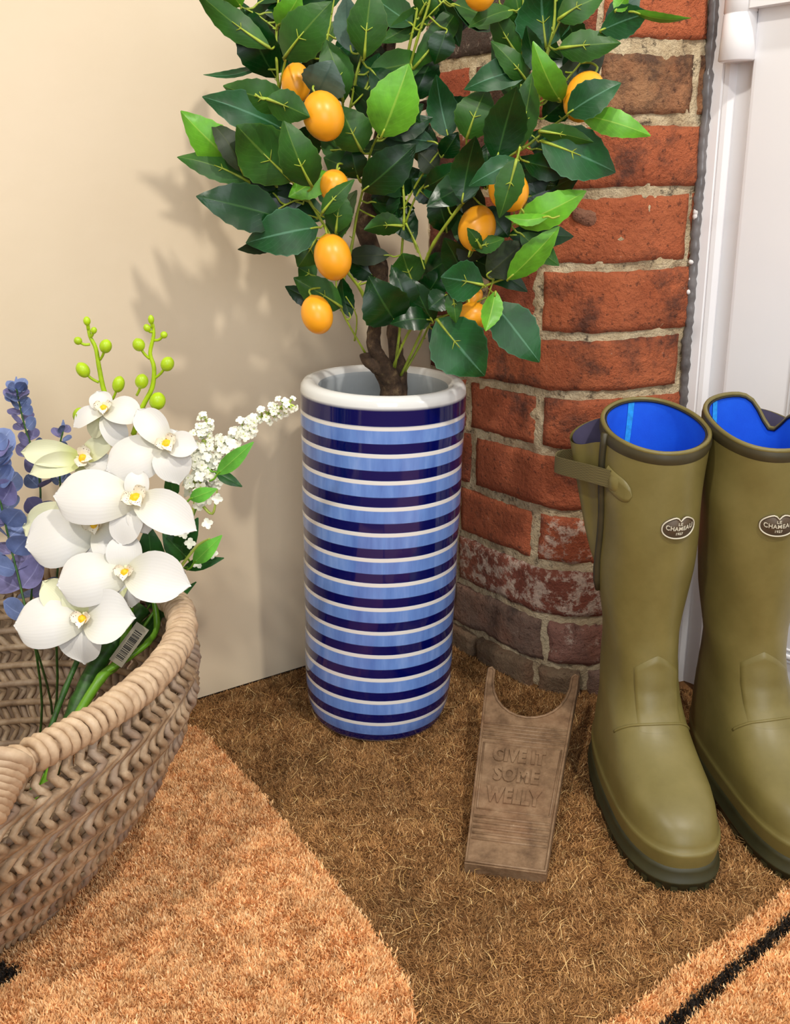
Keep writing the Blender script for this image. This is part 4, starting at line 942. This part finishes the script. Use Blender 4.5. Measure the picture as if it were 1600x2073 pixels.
# stems down into the basket
STM = [([(240, 1030, .955), (262, 1200, .93), (244, 1330, .91), (205, 1372, .88), (150, 1462, .85), (105, 1560, .82), (70, 1640, .80)], 11, 'stem'), ([(300, 1150, .95), (318, 1260, .93), (300, 1300, .91), (262, 1330, .90), (212, 1362, .885)], 7, 'stem'),
       ([(258, 1000, .97), (190, 1250, .92), (130, 1400, .87), (96, 1495, .84), (60, 1620, .80)], 6, 'dkstem'), ([(290, 1230, .95), (200, 1340, .905), (160, 1420, .875), (120, 1520, .84), (80, 1620, .81)], 18, 'dkstem'), ([(240, 860, .995), (262, 940, .985), (280, 1010, .96), (262, 1120, .945)], 7, 'stem')]
for pts, th, m in STM:
    sp = spline([aty(*p) for p in pts], 5); k = mpp(sp[0]); v, f = tube(sp, [th * .9 * k * (1 + .16 * (i % 5 == 0)) for i in range(len(sp))], 8); ob('stem', v, f, MT[m], spray)
# price tag with bar code
ta, tb = aty(226, 1338, .886), aty(282, 1262, .896); td = (tb - ta); tl = td.length; td.normalize(); tn = (EYE - ta).normalized(); tn = (tn - td * tn.dot(td)).normalized(); ts = td.cross(tn)
wpx_ = 30 * mpp(ta)
v, f = box(ta + td * tl / 2 + ts * wpx_ * .3, td * tl / 2, ts * wpx_ / 2, tn * .0003); tag_ = ob('price_tag', v, f, MT['tag'], spray, smooth=False, label='small clear tag printed with a black bar code')
bars = []; q = .12
while q < .85:
    wdt = random.choice([.008, .008, .016, .024]); bars.append(box(ta + td * tl * (q + wdt / 2) + ts * wpx_ * .32 + tn * .0005, td * tl * wdt / 2, ts * wpx_ * .28, tn * .0001)); q += wdt + random.choice([.010, .018, .026])
v, f = join(bars); ob('bar_code', v, f, MT['ink'], tag_, smooth=False, kind='stuff')

# ---- white blossom sprig
sprig = empty('blossom_sprig', atz(150, 1500, .05), 'sprig of tiny white blossom with green leaves behind the white orchids', 'artificial flower')
SPR = [[(60, 1620, .80), (160, 1440, .87), (290, 1270, .93), (350, 1170, .955), (385, 1060, .97), (430, 950, .985), (470, 890, .99), (520, 850, .99), (585, 818, .985)],
       [(385, 1060, .97), (402, 980, .975), (408, 910, .98), (418, 850, .985)], [(350, 1170, .955), (395, 1110, .95), (425, 1090, .945)], [(400, 1010, .972), (430, 1040, .96), (440, 990, .96)]]
fl = []
for q, pts in enumerate(SPR):
    sp = spline([aty(*p) for p in pts], 6); k = mpp(sp[-1]); v, f = tube(sp, [3.4 * k * (1.1 - .6 * i / len(sp)) for i in range(len(sp))], 6); ob('stalk', v, f, MT['floretgreen'] if q else MT['stem'], sprig)
    st = 27 if q == 0 else (6 if q == 1 else 99)
    for i in range(st, len(sp)):
        tap = 1 - .45 * (i - st) / (len(sp) - st)
        for _ in range(5 if q < 2 else 3):
            fl.append((sp[i] + (RT * random.uniform(-26, 26) + UP * random.uniform(-22, 22) - fw * random.uniform(-6, 26)) * k * tap, sp[i], k, tap))
for px, py in [(372, 1080), (400, 1140), (352, 1075), (440, 1010), (398, 1000), (470, 900), (404, 965), (420, 1060), (385, 1100), (430, 1120)]:
    c = aty(px, py, .955); fl.append((c, c + fw * .012, mpp(c), .9))
for c, j, k, tap in fl:
    n = ((c - j).normalized() + (EYE - c).normalized() * .9 + UP * .3).normalized(); e = n.orthogonal().normalized(); e = Matrix.Rotation(random.uniform(0, 6), 3, n) @ e; g = n.cross(e)
    vs, fs, uv = [], [], []
    for m in range(4):
        a = m * math.pi / 2; d = e * math.cos(a) + g * math.sin(a)
        pv, pf_, pu = petal_geo(c, d + n * .25, n, 14 * k * tap, 12 * k * tap, .2, .2, .7, .4, 4, 4); o_ = len(vs); vs += pv; fs += [tuple(x + o_ for x in t) for t in pf_]
    fm = [0] * len(fs); a, b = tube([j, (j + c) / 2 + UP * .001, c], [.0012, .0010, .0018], 5); o_ = len(vs); vs += a; fs += [tuple(x + o_ for x in t) for t in b]; fm += [1] * len(b)
    ob('floret', vs, fs, [MT['floret'], MT['floretgreen']], sprig, fm=fm)
SL = """440 960 512 896 34 b;436 955 490 985 24 d;385 1010 438 990 30 b;392 1140 448 1085 34 b;372 1150 452 1130 26 d;302 1060 262 1050 36 b;310 1170 300 1062 56 g;345 1190 300 1160 44 d;350 1010 345 950 30 d;300 1230 345 1160 40 d;380 1130 330 1080 50 d;360 1120 400 1050 44 d;300 1260 395 1180 26 d;270 1310 330 1235 40 d""".split(';')
for row in SL:
    a, b, c_, d_, w_, m = row.split(); a, b, c_, d_, w_ = map(float, (a, b, c_, d_, w_)); Y = {'b': .94, 'd': .965, 'g': .935}[m]
    B, T = aty(a, b, Y), aty(c_, d_, Y - .008); n = (EYE - B).normalized(); v, f, uv, fm = leaf_geo(B, T, w_ * mpp(B), n, .2, .08, .85, .015, 11, 0, B - (T - B).normalized() * .012)
    ob('leaf', v, f, [MT['sprigleaf'] if m == 'b' else MT['sprigdark'], MT['stem']], sprig, uv=uv, fm=fm)

# ---- blue eucalyptus, three stems
EU = [('slim blue eucalyptus stem reaching highest by the cream wall', [(60, 1240, .93), (75, 1100, .985), (82, 1000, 1.005), (72, 930, 1.01), (52, 870, 1.015), (40, 820, 1.02), (33, 785, 1.02)], .35, 22, 42, 7),
      ('full blue eucalyptus stem cut off by the left edge of the picture', [(60, 1270, .90), (40, 1180, .93), (20, 1100, .945), (2, 1020, .955), (-12, 950, .96), (-14, 900, .96)], .15, 40, 60, 6),
      ('short blue eucalyptus stem mostly hidden behind the orchids', [(110, 1230, .95), (122, 1080, 1.0), (122, 980, 1.01), (118, 920, 1.015), (128, 872, 1.02)], .45, 20, 34, 9)]
for label, pts, t0, w0, w1, stp in EU:
    sp = spline([aty(*p) for p in pts], 7); base = sp[0]
    r_ = empty('eucalyptus_stem', base, label, 'artificial foliage', 'blue eucalyptus stems in the basket')
    low = atz(75, 1540, .03) + V((random.uniform(-.03, .03), random.uniform(-.03, .03), 0))
    full = spline([low, (low + base) / 2 + V((.01, 0, -.01)), base], 4)[:-1] + sp; k = mpp(base)
    v, f = tube(full, [2.6 * k * (1.1 - .5 * i / len(full)) for i in range(len(full))], 6); ob('stem', v, f, MT['dkstem'], r_)
    n = 0; i = 2
    while i < len(sp) - 1:
        t = i / len(sp)
        ax = (sp[i + 1] - sp[i - 1]).normalized(); e = ax.orthogonal().normalized(); th = n * math.pi / 2 + .4
        for sg in (0, math.pi):
            d = (Matrix.Rotation(th + sg + random.uniform(-.25, .25), 3, ax) @ e); d = (d + ax * random.uniform(.35, .9)).normalized()
            sz = 1.15 * (w1 + (w0 - w1) * t) * random.uniform(.85, 1.15) * k; nn = (ax * .5 - d * .2 + (EYE - sp[i]).normalized() * .85 + V((random.uniform(-.5, .5), random.uniform(-.5, .5), random.uniform(-.5, .5))))
            nn = (nn - d * nn.dot(d)).normalized()
            m = random.choices(['euca', 'euca2', 'euca3'], [.74, .23, .03])[0]
            v, f, uv, fm = leaf_geo(sp[i] + d * .002, sp[i] + d * (.002 + sz * .98), sz * .92, nn, .15, -.06, 1.0, 0, 12, pw=.55)
            ob('leaf', v, f, MT[m], r_, uv=uv)
        n += 1; i += max(1, round(stp * (1.0 - .6 * t)) - 2)
    v, f, uv, fm = leaf_geo(sp[-1], sp[-1] + UP * .012, .004, (EYE - sp[-1]).normalized(), .2, .02, .9, 0, 7); ob('leaf', v, f, MT['euca'], r_, uv=uv)
